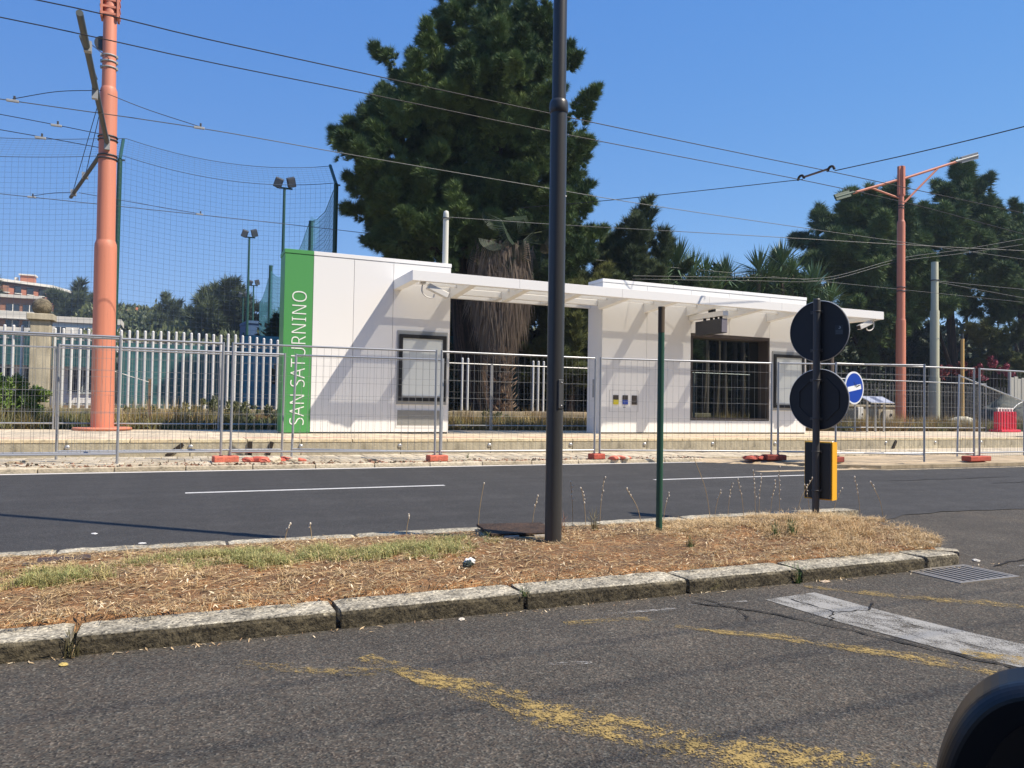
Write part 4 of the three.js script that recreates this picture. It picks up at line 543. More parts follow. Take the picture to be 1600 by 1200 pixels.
{ // the great pine behind the shelter
  const z = -26.3, k = 26.3 / 26, X = (x) => x * k, Y = (y) => 1.2 + (y - 1.2) * k;
  const rows = [[15.1, 10.6, 2.1], [14.0, 10.5, 3.0], [12.7, 10.0, 3.6], [11.4, 9.9, 4.1], [10.1, 9.8, 4.8], [8.8, 9.8, 5.0], [7.6, 9.8, 4.8], [6.7, 9.9, 3.9]], lob = [];
  rows.forEach(([y, cx, h], j) => { const n = Math.max(4, Math.round(h * 1.9)), hz = Math.min(h, 3.9); lob.push([X(cx), Y(y), z, h * 0.5, 0.9, hz * 0.5]); for (let i = 0; i < n; i++) { const a = (i + 0.5 * (j % 2)) / n * 6.283 + 0.4 * Math.sin(i * 5 + j * 3), q = 0.58 + 0.10 * Math.sin(i * 7.3 + j * 2.1), dx = Math.cos(a) * h * q, dz = Math.sin(a) * hz * q; if (y < 8.9 && dz > 0.6 && Math.abs(cx + dx - 10.3) < 1.3) continue; lob.push([X(cx + dx), Y(y + 0.35 * Math.sin(i * 3.7 + j)), z + dz, h * 0.36 + 0.15, 0.95, hz * 0.36 + 0.15]); } });
  tree('pine_tree', 'huge dark green pine tree towering behind the shelter gap', [X(10.35), 0.7, z], [[X(10.35), 0.7, z], [X(9.75), 3, z], [X(9.45), 5.8, z + 0.1], [X(10.3), 9, z], [X(11), 13, z]], 0.62, 0.18, [[[X(9.5), 5.5, z], [X(8.2), 7.4, z + 0.6], [X(6.5), 8.6, z + 0.6]], [[X(9.6), 6, z], [X(12), 7.6, z + 0.4], [X(13.6), 9, z + 0.4]], [[X(9.45), 5, z], [X(7.6), 6.9, z + 1.2], [X(6.3), 7.9, z + 1]]], lob, { geo: tufts[0], seed: 11, clumps: 4.6, clump: 0.88, density: 185, scale: 0.85, spray: 1.55, colors: pineCol });
}
{ // fan palm with a skirt of dead fronds, in front of the pine
  const b = [10.5, 0.75, -24.7], t = thing('fan_palm', 'fan palm with a shaggy brown skirt standing in front of the pine', 'palm tree', b), r = rng(33);
  obj('trunk', trunkGeo([[0, 0, 0], [-0.12, 1.4, 0], [-0.16, 3.2, 0], [-0.1, 6.6, 0]], 0.42, 0.30, 12), mat([0.26, 0.20, 0.15], 0.95, { map: barkMap, bumpMap: barkMap, bumpScale: 0.04 }), t);
  { // cut leaf stubs round the lower trunk
    const T = []; for (let i = 0; i < 190; i++) { const a = r() * 6.283, y = 0.15 + 2.5 * r(), R = 0.42 - 0.02 * y, d = V(Math.cos(a), 0, Math.sin(a)), s = V(-Math.sin(a), 0, Math.cos(a)), c = d.clone().multiplyScalar(R).add(V(-0.08 * y / 1.4, y, 0)), w = 0.06 + 0.04 * r(), o = 0.10 + 0.12 * r(), h = 0.10 + 0.14 * r(), A = c.clone().addScaledVector(s, -w), B = c.clone().addScaledVector(s, w), E = c.clone().addScaledVector(d, o).add(V(0, h, 0)), D = c.clone().addScaledVector(d, o * 0.8).add(V(0, h - 0.07, 0)); T.push(...A, ...B, ...E, ...A, ...D, ...E, ...B, ...E, ...D); }
    stuff(obj('leaf_stubs', triSoup(T), mat([0.36, 0.27, 0.19], 0.9), t));
    const S = []; for (let i = 0; i < 2600; i++) { const a = r() * 6.283, y0 = 2.7 + 3.4 * r(), R = (0.55 + 0.55 * sstep(2.6, 4.6, y0)) * (0.6 + 0.45 * r()), L = 0.6 + 0.8 * r(), w = 0.012 + 0.02 * r(), x = Math.cos(a) * R - 0.14, z = Math.sin(a) * R, j = (r() - 0.5) * 0.2; S.push(x - w, y0, z, x + w, y0, z + w, x * (0.75 + 0.5 * r()) + j, y0 - L, z * (0.75 + 0.5 * r()) + j * 0.6); }
    stuff(obj('dead_frond_skirt', triSoup(S.slice(0, 1500 * 9)), mat([0.17, 0.125, 0.09], 0.95), t)); stuff(obj('dead_frond_skirt', triSoup(S.slice(1500 * 9)), mat([0.215, 0.165, 0.115], 0.95), t));
  }
  const frond = (n, L) => { const T = []; for (let i = 0; i < n; i++) { const a = (i / (n - 1) - 0.5) * 2.5, w = 0.017, d = V(Math.sin(a), Math.cos(a), 0), q = V(Math.cos(a), -Math.sin(a), 0).multiplyScalar(w), m = d.clone().multiplyScalar(L * 0.6).add(V(0, 0, 0.06)), e = d.clone().multiplyScalar(L * (0.85 + 0.3 * ((i * 7919) % 13) / 13)).add(V(0, -0.5 * L * Math.abs(Math.sin(a)), -0.45)); T.push(0, 0, 0, ...m.clone().sub(q), ...m.clone().add(q), ...m.clone().sub(q), ...e, ...m.clone().add(q)); } return triSoup(T); };
  const fg = frond(24, 0.9), fm = mat([0.030, 0.055, 0.030], 0.6), dm = mat([0.20, 0.17, 0.10], 0.8), stem = mat([0.18, 0.2, 0.08], 0.6);
  for (let i = 0; i < 30; i++) { const a = i * 2.4 + r() * 0.9, up = 0.5 - 1.9 * (i / 30) + 0.3 * (r() - 0.5), R = 0.8 + 0.6 * r(), tip = V(Math.cos(a) * R * Math.cos(up), 6.5 + Math.sin(up) * 1.5, Math.sin(a) * R * Math.cos(up)); const f = obj('fan_leaf', fg, i % 9 === 4 ? dm : fm, t); f.position.copy(tip); f.quaternion.setFromUnitVectors(UP, V(Math.cos(a) * 0.7, Math.sin(up) * 0.9 - 0.75, Math.sin(a) * 0.7).normalize()); f.rotateY(r() * 6); f.scale.setScalar(0.6 + 0.5 * r()); obj('stalk', rod([-0.05, 6.3, 0], [tip.x, tip.y, tip.z], 0.02, 5), stem, t); }
}
function shrub(name, label, b, lobes, o, group) { const t = thing(name, label, 'shrub', b, 0, group); obj('stem', [0, 1, 2].map((i) => rod([0.1 * i - 0.1, 0, 0], [0.25 * (i - 1), lobes[0][1] * 0.8, 0.1 * (i - 1)], 0.05, 6, 0.03)), barkM, t); crown(t, 'foliage', lobes, o); return t; }
{ // conifers left of the yuccas
  const nc = [[0.035, 0.065, 0.028], [0.115, 0.15, 0.05]];
  const c = (label, x, z, lob, seed, cl = nc) => tree('young_pine', label, [x, 0.7, z], [[x, 0.7, z], [x + 0.1, 3, z], [x + 0.2, lob[0][1], z]], 0.2, 0.07, [], lob.map(([a, b, d, ...q]) => [x + a, b, z + d, ...q]), { geo: tufts[1], seed, clump: 0.75, clumps: 9, density: 150, colors: cl, lift: 0.9, rise: 1.0, spray: 2.2 }, 'young conifers by the yuccas');
  c('young conifer with a sharp leaning tip above the shelter roof', 17.5, -27.2, [[0.0, 6.9, 0, 1.0, 1.5, 1.0], [0.25, 8.4, 0, 0.42, 0.9, 0.42], [0.42, 9.1, 0, 0.2, 0.5, 0.2], [-0.4, 5.0, 0, 1.5, 1.5, 1.5], [0.6, 3.2, 0, 1.7, 1.6, 1.7]], 21);
  c('feathery young conifer between the sharp tip and the yuccas', 18.6, -27.6, [[0, 6.9, 0, 0.8, 1.2, 0.9], [0.4, 5.2, 0, 1.3, 1.4, 1.3], [0, 3.4, 0, 1.6, 1.5, 1.6]], 22);
  c('yellowish young conifer low behind the middle of the canopy', 14.2, -26.6, [[0, 5.9, 0, 1.1, 1.0, 1.1], [0.2, 4.6, 0, 1.4, 1.2, 1.3], [-0.1, 3.0, 0, 1.5, 1.4, 1.4]], 23, [[0.06, 0.085, 0.02], [0.18, 0.19, 0.045]]);
  c('dark young conifer squeezed behind the sharp tipped one', 16.3, -28.0, [[0, 6.9, 0, 0.9, 1.2, 1.0], [0, 5.4, 0, 1.5, 1.6, 1.4], [0, 3.6, 0, 1.6, 1.4, 1.4]], 24);
}
{ // yuccas: sword leaves in rosettes on bare stems
  const r = rng(51), T = []; for (let i = 0; i < 95; i++) { const a = r() * 6.283, e = 1.45 - 2.0 * Math.pow(r(), 0.9), d = V(Math.cos(a) * Math.cos(e), Math.sin(e), Math.sin(a) * Math.cos(e)), L = 0.75 + 0.25 * r(), q = d.clone().cross(UP).normalize().multiplyScalar(0.028), m = d.clone().multiplyScalar(L * 0.45), tip = d.clone().multiplyScalar(L).add(V(0, -0.06 * Math.cos(e), 0)); T.push(0, 0, 0, ...m.clone().sub(q), ...m.clone().add(q), ...m.clone().sub(q), ...tip, ...m.clone().add(q)); }
  const ros = triSoup(T), ym = [mat([0.10, 0.17, 0.075], 0.45), mat([0.13, 0.20, 0.075], 0.45), mat([0.08, 0.14, 0.075], 0.5)], yb = mat([0.11, 0.085, 0.065], 0.9);
  const spots = [[18.5, 6.0], [19.0, 6.7], [19.6, 7.2], [19.9, 6.2], [20.5, 7.0], [20.9, 6.1], [21.3, 7.0], [21.8, 6.2], [22.3, 7.0], [22.8, 6.3], [23.2, 5.9], [23.7, 7.3], [24.1, 6.4], [24.5, 6.9], [25.2, 7.75], [25.5, 6.7], [26.2, 7.5], [26.7, 6.6], [27.5, 7.0], [28.1, 6.3], [27.2, 5.6], [23.6, 5.3], [21.0, 5.2], [19.3, 5.3]];
  spots.forEach(([x, y], i) => { const z = -26.6 - 0.9 * r(), t = thing('yucca', 'yucca with a rosette of sword leaves in the row above the shelter roof', 'yucca', [x, 0.75, z], r() * 6, 'yuccas above the shelter roof'); const h = y - 0.75; obj('stem', trunkGeo([[0, 0, 0], [0.1, h * 0.5, 0.05], [0, h, 0]], 0.13, 0.08, 7), yb, t); const f = obj('rosette', ros, ym[i % 3], t); f.position.y = h; f.rotation.set(0.3 * (r() - 0.5), r() * 6, 0.3 * (r() - 0.5)); f.scale.setScalar(1.2 + 0.4 * r()); const g = obj('rosette', ros, ym[(i + 1) % 3], t); g.position.set(0.35 * (r() - 0.5), h - 0.55 - 0.3 * r(), 0.35 * (r() - 0.5)); g.scale.setScalar(1.1); });
}
{ // dark evergreen shrubs in the park, under the trees
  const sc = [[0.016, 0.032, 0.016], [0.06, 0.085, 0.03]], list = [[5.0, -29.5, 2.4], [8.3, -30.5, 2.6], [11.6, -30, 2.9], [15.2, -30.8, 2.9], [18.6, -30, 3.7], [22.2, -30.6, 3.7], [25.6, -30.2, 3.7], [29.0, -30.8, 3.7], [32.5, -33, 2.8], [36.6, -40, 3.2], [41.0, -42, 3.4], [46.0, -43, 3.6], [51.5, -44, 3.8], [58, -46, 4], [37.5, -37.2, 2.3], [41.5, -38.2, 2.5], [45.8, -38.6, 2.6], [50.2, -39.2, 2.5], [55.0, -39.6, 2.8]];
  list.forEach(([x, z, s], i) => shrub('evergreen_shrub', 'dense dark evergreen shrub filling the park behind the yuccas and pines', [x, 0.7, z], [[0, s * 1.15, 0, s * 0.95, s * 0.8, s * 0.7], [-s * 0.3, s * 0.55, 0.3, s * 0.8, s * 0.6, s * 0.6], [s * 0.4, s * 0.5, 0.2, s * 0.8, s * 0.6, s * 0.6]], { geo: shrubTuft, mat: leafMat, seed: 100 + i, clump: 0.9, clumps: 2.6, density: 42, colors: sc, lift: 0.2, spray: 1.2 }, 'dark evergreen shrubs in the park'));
}
{ // pines to the right
  const base = { geo: farTuft, density: 70, clump: 1.15, clumps: 3.0, spray: 1.5, colors: pineCol };
  const P = (label, x, z, lob, seed, tr) => tree('pine_tree', label, [x, 0.5, z], tr ?? [[x, 0.5, z], [x + 0.5, 4, z], [x + 0.2, 9, z], [x, 13, z]], 0.42, 0.14, [[[x + 0.4, 4, z], [x - 1.2, 6, z + 0.5], [x - 1.8, 8, z + 0.3]], [[x + 0.4, 5, z], [x + 1.4, 6.6, z + 0.4], [x + 2, 8, z]]], lob.map(([a, b, d, ...q]) => [a, b, z + d, ...q]), { ...base, seed }, 'pines right of the shelter');
  P('broad dark pine behind the salmon lamp with a ragged left edge', 40.2, -36, [[38.6, 12.0, 0, 1.7, 1.6, 2.4], [40.8, 13.3, 0, 2.2, 1.5, 2.4], [43.2, 13.2, 0.3, 1.8, 1.5, 2.2], [37.9, 10.2, 0.3, 1.5, 1.6, 2.2], [40.5, 10.8, 0, 3.0, 2.2, 3], [43.6, 10.8, 0.2, 2.2, 2.0, 2.4], [38.6, 8.0, 0.5, 1.8, 1.3, 2.2], [42.5, 8.2, 0.6, 2.2, 1.4, 2.2], [40.5, 6.4, 0.4, 2.4, 1.2, 2]], 61);
  P('tallest rounded pine right of the salmon lamp', 49.0, -36.5, [[50.2, 16.0, 0, 2.2, 1.7, 2.2], [48.4, 14.6, 0.2, 2.2, 1.8, 2.2], [51.6, 14.2, 0, 2.0, 1.8, 2.2], [46.6, 12.6, 0.2, 1.8, 1.6, 2.2], [49.6, 12.0, 0, 3.0, 2.2, 3], [51.5, 10.0, 0.2, 2.2, 1.6, 2.4], [47.4, 9.6, 0.3, 2.2, 1.5, 2.4]], 62);
  P('dark pine cut off by the far road bend', 57.5, -37, [[57.4, 16.0, 0, 1.9, 1.9, 2], [59.5, 14, 0, 2.4, 2.2, 2.4], [55.4, 12.6, 0, 1.9, 1.7, 2.2], [57.5, 11.4, 0, 3.0, 2.2, 3], [55.6, 9.4, 0.2, 2.2, 1.6, 2.2], [60.5, 9.6, 0.2, 2.4, 2.0, 2.2]], 63);
  P('slender pine filling in between the two broad pines', 45.4, -39, [[45.2, 13.6, 0, 1.8, 1.7, 1.8], [45.4, 11.2, 0, 2.2, 1.9, 2.2], [45.0, 8.6, 0, 2.2, 1.6, 2.2]], 64);
  P('far pine behind the tilted information board', 34.5, -38, [[35.2, 8.6, 0, 2.2, 1.7, 2], [33.4, 6.6, 0, 2.2, 1.7, 2.2], [36.6, 6.4, 0, 2.2, 1.6, 2.2]], 65, [[34.5, 0.5, -38], [34.8, 3, -38], [34.9, 6, -38], [35, 8.5, -38]]);
  const wc = [[0.05, 0.075, 0.02], [0.19, 0.20, 0.05]];
  tree('weeping_tree', 'yellow green weeping tree below the pines at the park edge', [52.0, 0.5, -35], [[52, 0.5, -35], [51.7, 3, -35], [51.9, 6.5, -35]], 0.3, 0.12, [], [[52.2, 6.2, -35, 1.9, 1.4, 1.4], [51.4, 5.0, -34.6, 1.3, 1.2, 1.2], [53.4, 4.8, -34.7, 1.3, 1.4, 1.2], [53.6, 3.2, -34.8, 1.2, 1.0, 1]], { geo: farTuft, seed: 71, clump: 0.8, clumps: 3, density: 60, colors: wc, lift: -0.8 });
  const bc = [[0.22, 0.03, 0.05], [0.40, 0.07, 0.11]];
  shrub('bougainvillea', 'reddish flowering bougainvillea by the ochre pole', [44.6, 0.5, -32.6], [[0, 3.0, 0, 1.9, 0.55, 0.8], [1.0, 3.4, 0, 0.9, 0.6, 0.7]], { geo: shrubTuft, mat: leafMat, seed: 81, clump: 0.45, clumps: 6, density: 90, colors: [[0.14, 0.03, 0.03], [0.34, 0.06, 0.07]], scale: 0.6 });
  shrub('bougainvillea', 'bright pink flowering bougainvillea right of the joined fence posts', [48.4, 0.5, -32.6], [[0, 3.3, 0, 0.7, 1.1, 0.6], [-1.8, 3.2, 0, 0.4, 0.8, 0.4]], { geo: shrubTuft, mat: leafMat, seed: 82, clump: 0.45, clumps: 7, density: 90, colors: bc, scale: 0.6 });
}
{ // leafy bush at the foot of the pillar and the weeds along the verge
  shrub('leafy_bush', 'fresh green leafy bush growing in front of the ball topped pillar', [-3.9, 0.45, -21.7], [[0.0, 0.55, 0, 1.0, 0.55, 0.5], [-0.2, 1.0, 0, 0.75, 0.42, 0.4], [0.6, 0.65, 0.05, 0.5, 0.5, 0.4], [-1.1, 0.75, 0, 0.8, 0.65, 0.5], [0.1, 0.3, 0.2, 1.1, 0.3, 0.4]], { geo: leafy, mat: leafMat, seed: 91, clump: 0.30, clumps: 60, density: 420, colors: [[0.08, 0.16, 0.03], [0.26, 0.37, 0.09]], lift: 0.5, scale: 0.62, spray: 1.3, rise: 0.8 });
  const r = rng(95), blade = (() => { const T = [], q = rng(96); for (let i = 0; i < 14; i++) { const a = q() * 6.283, l = 0.16 + 0.28 * q(), s = 0.28 * q() + 0.04, x = Math.cos(a) * s, z = Math.sin(a) * s, w = 0.010, bx0 = 0.1 * (q() - 0.5), bz = 0.1 * (q() - 0.5); T.push(bx0 - w, 0, bz, bx0 + w, 0, bz + w, bx0 + x, l, bz + z); } return triSoup(T); })();
  const N = 5200, im = shade(new THREE.InstancedMesh(blade, needleMat, N)); im.name = 'verge_weeds';
  for (let i = 0; i < N; i++) { const x = -7 + 42 * Math.pow(r(), 1.25), z = -20.75 - 2.0 * r(), k = fbm(x * 0.7, z * 1.2, 6); im.setMatrixAt(i, _m.compose(V(x, 0.42, z), _q.setFromAxisAngle(UP, r() * 6), _s.set(1.2, (0.7 + 1.1 * r()) * (1 + 0.6 * k), 1.2))); const dry = clamp((x < 6 ? 0.30 : 0.55) + 0.9 * k + 0.5 * (r() - 0.5)); im.setColorAt(i, _c.setRGB(0.13 + 0.34 * dry, 0.16 + 0.17 * dry, 0.06 + 0.08 * dry)); }
  stuff(im); scene.add(im); tag(im, 'dry and green weeds growing along the verge behind the platform', 'weeds');
  const wl = [['low weedy plant at the foot of the thick salmon pole', -0.9, -21.6, 0.42], ['straggly weed clump before the white picket fence', 0.4, -21.7, 0.5], ['grey green weed clump near the green panel corner', 1.6, -21.8, 0.55], ['olive weed clump beside the green name panel', 2.3, -21.6, 0.4], ['green weed clump between the rear fence posts', -0.2, -22.2, 0.5], ['tall dry weed clump before the picket fence near the green panel', 1.1, -22.2, 0.6], ['leafy weed clump close to the pillar foot', -2.3, -22.0, 0.4], ['weed clump at the foot of the palm', 9.2, -22.3, 0.45], ['yellowing weed clump in the shelter gap', 11.2, -22.2, 0.4]];
  wl.forEach(([l, x, z, s], i) => { const t = thing('weed_clump', l, 'weeds', [x, 0.42, z]); obj('stem', [rod([0, 0, 0], [0.1, s, 0], 0.012, 5), rod([0, 0, 0], [-0.15, s * 0.8, 0.1], 0.012, 5)], barkM, t); crown(t, 'foliage', [[0, s * 0.6, 0, s * 1.3, s * 0.6, s * 0.6]], { geo: leafy, mat: leafMat, seed: 300 + i, clump: 0.20, clumps: 80, density: 420, colors: [[0.10, 0.13, 0.05], [0.28, 0.28, 0.14]], scale: 0.55, spray: 1.6, rise: 1.0 }); });
}
{ // the depth of the park: a dark mass of trees that closes the view under the crowns
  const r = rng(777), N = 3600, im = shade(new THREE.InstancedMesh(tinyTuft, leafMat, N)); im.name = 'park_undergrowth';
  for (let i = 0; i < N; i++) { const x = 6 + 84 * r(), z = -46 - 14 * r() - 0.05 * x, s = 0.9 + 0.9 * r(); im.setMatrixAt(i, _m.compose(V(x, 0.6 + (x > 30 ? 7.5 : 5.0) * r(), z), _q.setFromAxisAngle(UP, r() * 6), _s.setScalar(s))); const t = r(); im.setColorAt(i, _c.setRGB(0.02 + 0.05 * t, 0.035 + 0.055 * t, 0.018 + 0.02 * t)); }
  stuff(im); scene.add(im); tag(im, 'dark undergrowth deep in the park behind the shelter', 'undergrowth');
}
// ------------------------------------------------------------ picket fence, pillar, ball net
{
  const pm = mat([0.62, 0.63, 0.63], 0.55), bg = new THREE.CylinderGeometry(0.036, 0.036, 1, 8), tip = new THREE.CylinderGeometry(0.02, 0.036, 0.025, 8);
  const section = (label, x0, x1, yb, yt, skip) => {
    const f = thing('picket_fence', label, 'fence', [x0, yb, -23.0], 0, 'white picket fence sections');
    for (let x = x0; x <= x1; x += 0.192) { if (skip && skip(x)) continue; const h = yt(x) - yb, o = obj('bar', bg, pm, f); o.scale.y = h; o.position.set(x - x0, h / 2, 0); const t = obj('bar_tip', tip, pm, f); t.position.set(x - x0, h + 0.0125, 0); }
    for (const h of [0.12, 1.80]) if (x0 < 5) obj('rail', bx2(0, x1 - x0, h, h + 0.035, -0.065, -0.04), M.galvDull, f);
  };
  section('white picket fence section left of the ball topped pillar', -8.0, -3.5, 0.88, () => 3.0); section('white picket fence section between the pillar and the green panel', -2.86, 2.75, 0.90, (x) => (x > 1.2 ? 3.06 - (x - 1.2) * 0.08 : 3.03 - 0.02 * Math.abs(x)));
  section('white picket fence section behind the palm in the shelter gap', 8.0, 13.2, 1.0, () => 2.65, (x) => !(x > 8.2 && x < 8.7 || x > 10.75 && x < 11.6 || x > 12.85));
  const w = thing('plinth_wall', 'low concrete plinth wall carrying the white picket fence', 'wall', [0, 0.40, -23]); for (let i = 0; i < 11; i++) obj('block', metres(bx(2.48, 0.5 + 0.012 * i, 0.3, -8.2 + i * 2.5, 0.25 + 0.006 * i, 0, 0.015), 0.5), mat([0.50, 0.47 - 0.01 * (i % 3), 0.40], 0.95, { map: concreteMap }), w);
  const p = thing('gate_pillar', 'pale concrete gate pillar topped with a round stone ball', 'pillar', [-3.17, 0.42, -23.0]); const cm = mat([0.62, 0.59, 0.52], 0.9, { map: concreteMap });
  obj('shaft', metres(bx(0.44, 2.75, 0.44, 0, 1.375, 0, 0.015), 0.5), cm, p); obj('cap', metres(bx(0.60, 0.16, 0.60, 0, 2.83, 0, 0.015), 0.5), cm, p); obj('ball', new THREE.SphereGeometry(0.23, 28, 20).translate(0, 3.10, 0), mat([0.40, 0.36, 0.29], 0.9, { map: graniteMap }), p);
  const s = thing('wooden_stake', 'short brown stake stuck in the verge with a tied cord', 'stake', [-0.55, 0.45, -21.0]); obj('shaft', bx(0.07, 1.25, 0.05, 0, 0.62, 0), mat([0.16, 0.11, 0.07], 0.9), s); obj('cord', rod([0.02, 1.15, 0], [-0.85, 1.42, 0.4], 0.008, 4), M.white, s);
}
{
  const net = mat([0.07, 0.11, 0.17], 0.8), teal = mat([0.10, 0.33, 0.40], 0.8), post = M.greenDark;
  const n = thing('ball_net', 'tall dark ball stop net stretched between green posts over the sports court', 'net', [-2, 0.76, -28]); const g = [], X0 = -16, X1 = 5.15, dx = 0.175;
  const topY = (x) => { const a = x < -1.8 ? [-16, -1.8] : [-1.8, 5.15], t = clamp((x - a[0]) / (a[1] - a[0])); return 9.15 - (x < -1.8 ? 0.75 : 0.4) * 4 * t * (1 - t); }, edgeY = (x) => topY(x) + 0.98;
  const L = (a, b, r = 0.0032) => g.push(rod([a[0] + 2, a[1] - 0.76, a[2] + 28], [b[0] + 2, b[1] - 0.76, b[2] + 28], r, 3));
  for (let x = X0; x <= X1; x += dx) { L([x, 0.8, -28], [x, topY(x), -28]); if (x > -9) L([x, topY(x), -28], [x, edgeY(x), -29.3], 0.003); }
  for (let k = 0; k < 48; k++) { const f = k / 48; for (let i = 0; i < 12; i++) { const x = X0 + (X1 - X0) * i / 12, x2 = X0 + (X1 - X0) * (i + 1) / 12; L([x, 0.8 + (topY(x) - 0.8) * f, -28], [x2, 0.8 + (topY(x2) - 0.8) * f, -28]); } }
  for (let k = 1; k < 8; k++) for (let i = 0; i < 10; i++) { const x = -9 + 14.15 * i / 10, x2 = -9 + 14.15 * (i + 1) / 10, f = k / 8; L([x, topY(x) + (edgeY(x) - topY(x)) * f, -28 - 1.3 * f], [x2, topY(x2) + (edgeY(x2) - topY(x2)) * f, -28 - 1.3 * f], 0.003); }
  stuff(obj('netting', g, net, n)); const cable = []; for (let i = 0; i < 40; i++) { const x = X0 + (X1 - X0) * i / 40, x2 = X0 + (X1 - X0) * (i + 1) / 40; cable.push([x, x2]); }
  obj('edge_cable', cable.map(([a, b]) => rod([a + 2, topY(a) - 0.76, 0.01], [b + 2, topY(b) - 0.76, 0.01], 0.011, 4)), net, n); obj('top_cable', cable.map(([a, b]) => rod([a + 2, edgeY(a) - 0.76, -1.3], [b + 2, edgeY(b) - 0.76, -1.3], 0.011, 4)), net, n);
  const P = (label, x, z, h, arm, r = 0.075) => { const t = thing('net_post', label, 'post', [x, 0.74, z], 0, 'green net posts'); obj('shaft', rod([0, 0, 0], [0, h, 0], r, 12), post, t); if (arm) obj('bent_arm', rod([0, h, 0], [0, h + 1.05, -1.3], r * 0.7, 10), post, t); obj('hook', bx(0.18, 0.05, 0.05, 0.06, h - 0.02, 0), M.darkSteel, t); };
  P('green net post with a bent arm right behind the thick salmon pole', -1.82, -28.1, 8.3, true); P('green net post with a bent arm left of the pine', 5.22, -28.1, 8.4, true, 0.085); P('green net post of the side net above the shelter roof', 5.2, -33.5, 8.2, false, 0.1); P('far green net post of the side net left of the shelter', 5.2, -48.6, 8.7, false, 0.11); P('green net post far out over the road bend', -16.1, -28.1, 8.4, true);
  // side net running back from the corner post
  const s = thing('side_net', 'pale blue side net drooping between the posts behind the green panel', 'net', [5.2, 0.76, -38]), h = []; const tz = (z) => { const a = z > -33.5 ? [-28, -33.5] : z > -48.6 ? [-33.5, -48.6] : [-48.6, -62], t = clamp((z - a[0]) / (a[1] - a[0])); return 8.4 - (z > -33.5 ? 1.0 : 2.2) * 4 * t * (1 - t) * 0.6; };
  for (let z = -28.2; z > -55; z -= 0.2) h.push(rod([0, 0, z + 38], [0, tz(z), z + 38], 0.008, 3)); for (let k = 0; k <= 40; k++) for (let i = 0; i < 14; i++) { const z = -28.2 - 26.8 * i / 14, z2 = -28.2 - 26.8 * (i + 1) / 14; h.push(rod([0, tz(z) * k / 40, z + 38], [0, tz(z2) * k / 40, z2 + 38], k === 40 ? 0.016 : 0.008, 3)); }
  stuff(obj('netting', h, teal, s));
  const wb = (label, x0, x1, y0, y1, z, c) => { const t = thing('windbreak_screen', label, 'screen', [x0, y0, z], 0, 'teal windbreak screens on the court fence'); const gg = new THREE.PlaneGeometry(x1 - x0, y1 - y0, Math.ceil((x1 - x0) / 0.15), 10), p = gg.attributes.position; for (let i = 0; i < p.count; i++) p.setZ(i, 0.09 * fbm(p.getX(i) * 1.1 + x0, p.getY(i) * 0.35, 3)); gg.translate((x1 - x0) / 2, (y1 - y0) / 2, 0); gg.computeVertexNormals(); const bk = gg.clone(); bk.translate(0, 0, -0.012); obj('cloth', [gg, bk], mat(c, 0.85, { transmission: 0.3, thickness: 0 }), t); obj('support', [rod([0, y1 - y0, -0.05], [x1 - x0, y1 - y0, -0.05], 0.02, 6), ...range(0, x1 - x0, (x1 - x0) / 3).map((x) => rod([x, -0.05, -0.06], [x, y1 - y0 + 0.1, -0.06], 0.03, 6))], post, t); };
  wb('dark teal windbreak screen between the net posts behind the pickets', -1.7, 2.1, 0.85, 3.05, -28.5, [0.045, 0.19, 0.20]); wb('brighter blue windbreak screen by the green panel', 2.2, 5.1, 0.85, 3.5, -28.6, [0.08, 0.36, 0.48]); wb('narrow dark teal windbreak band above the white low building', -9, -1.9, 2.2, 3.2, -28.5, [0.03, 0.13, 0.15]); wb('slack teal side screen behind the palm', 6.4, 13, 0.9, 3.9, -28.9, [0.03, 0.15, 0.17]);
  const F = (label, x, z, hh) => { const t = thing('floodlight_mast', label, 'floodlight', [x, 0.7, z], 0, 'floodlight masts of the court'); obj('mast', rod([0, 0, 0], [0, hh, 0], 0.11, 10, 0.07), post, t); for (const q of [-0.32, 0.32]) { const l = obj('floodlight', bx(0.42, 0.5, 0.26, 0, 0, 0, 0.04), M.darkSteel, t); l.position.set(q, hh + 0.3 + 0.15 * q, 0.1); l.rotation.set(0.5, 0.5 * q, q * 0.8); obj('lamp_glass', bx(0.34, 0.4, 0.02, 0, 0, 0.135), mat([0.22, 0.23, 0.23], 0.2), l); } obj('crossbar', bx(0.8, 0.08, 0.08, 0, hh + 0.03, 0), post, t); };
  F('tall floodlight mast rising just left of the white roof edge', 4.97, -41, 11.5); F('middle floodlight mast left of the green panel', 4.6, -57, 12); F('shorter floodlight mast close to the green panel edge', 6.8, -78, 11.6); F('farthest floodlight mast among the hill trees', 6.7, -89, 11.8);
}
// ------------------------------------------------------------ hill, far buildings, far trees
const ridge = (x) => { const t = [[-160, 40], [-70, 35], [-46, 32], [-36, 28], [-27, 22.5], [-15, 20], [0, 20], [12, 19.5], [28, 17], [48, 11], [70, 8], [140, 7]]; for (let i = 0; i < t.length - 1; i++) if (x <= t[i + 1][0]) { const k = sstep(t[i][0], t[i + 1][0], x); return t[i][1] + (t[i + 1][1] - t[i][1]) * k; } return 7; };
const hillY = (x, z) => 0.6 + (ridge(x * 200 / Math.max(60, -z)) - 2.5) * Math.pow(sstep(-55 - 100 * sstep(-0.085, -0.125, x / -z), -215 - 10 * sstep(-0.085, -0.125, x / -z), z), 0.8);
struct('hill', sheet([-300, -200, ...range(-130, 100, 6), 160, 300], [-50, ...range(-60, -240, -9), -300], (x, z) => (z < -250 ? 2 : hillY(x, z) + 0.8 * fbm(x * 0.06, z * 0.06)), null, 0.05), mat([0.13, 0.12, 0.07], 0.97, { map: soilMap }));
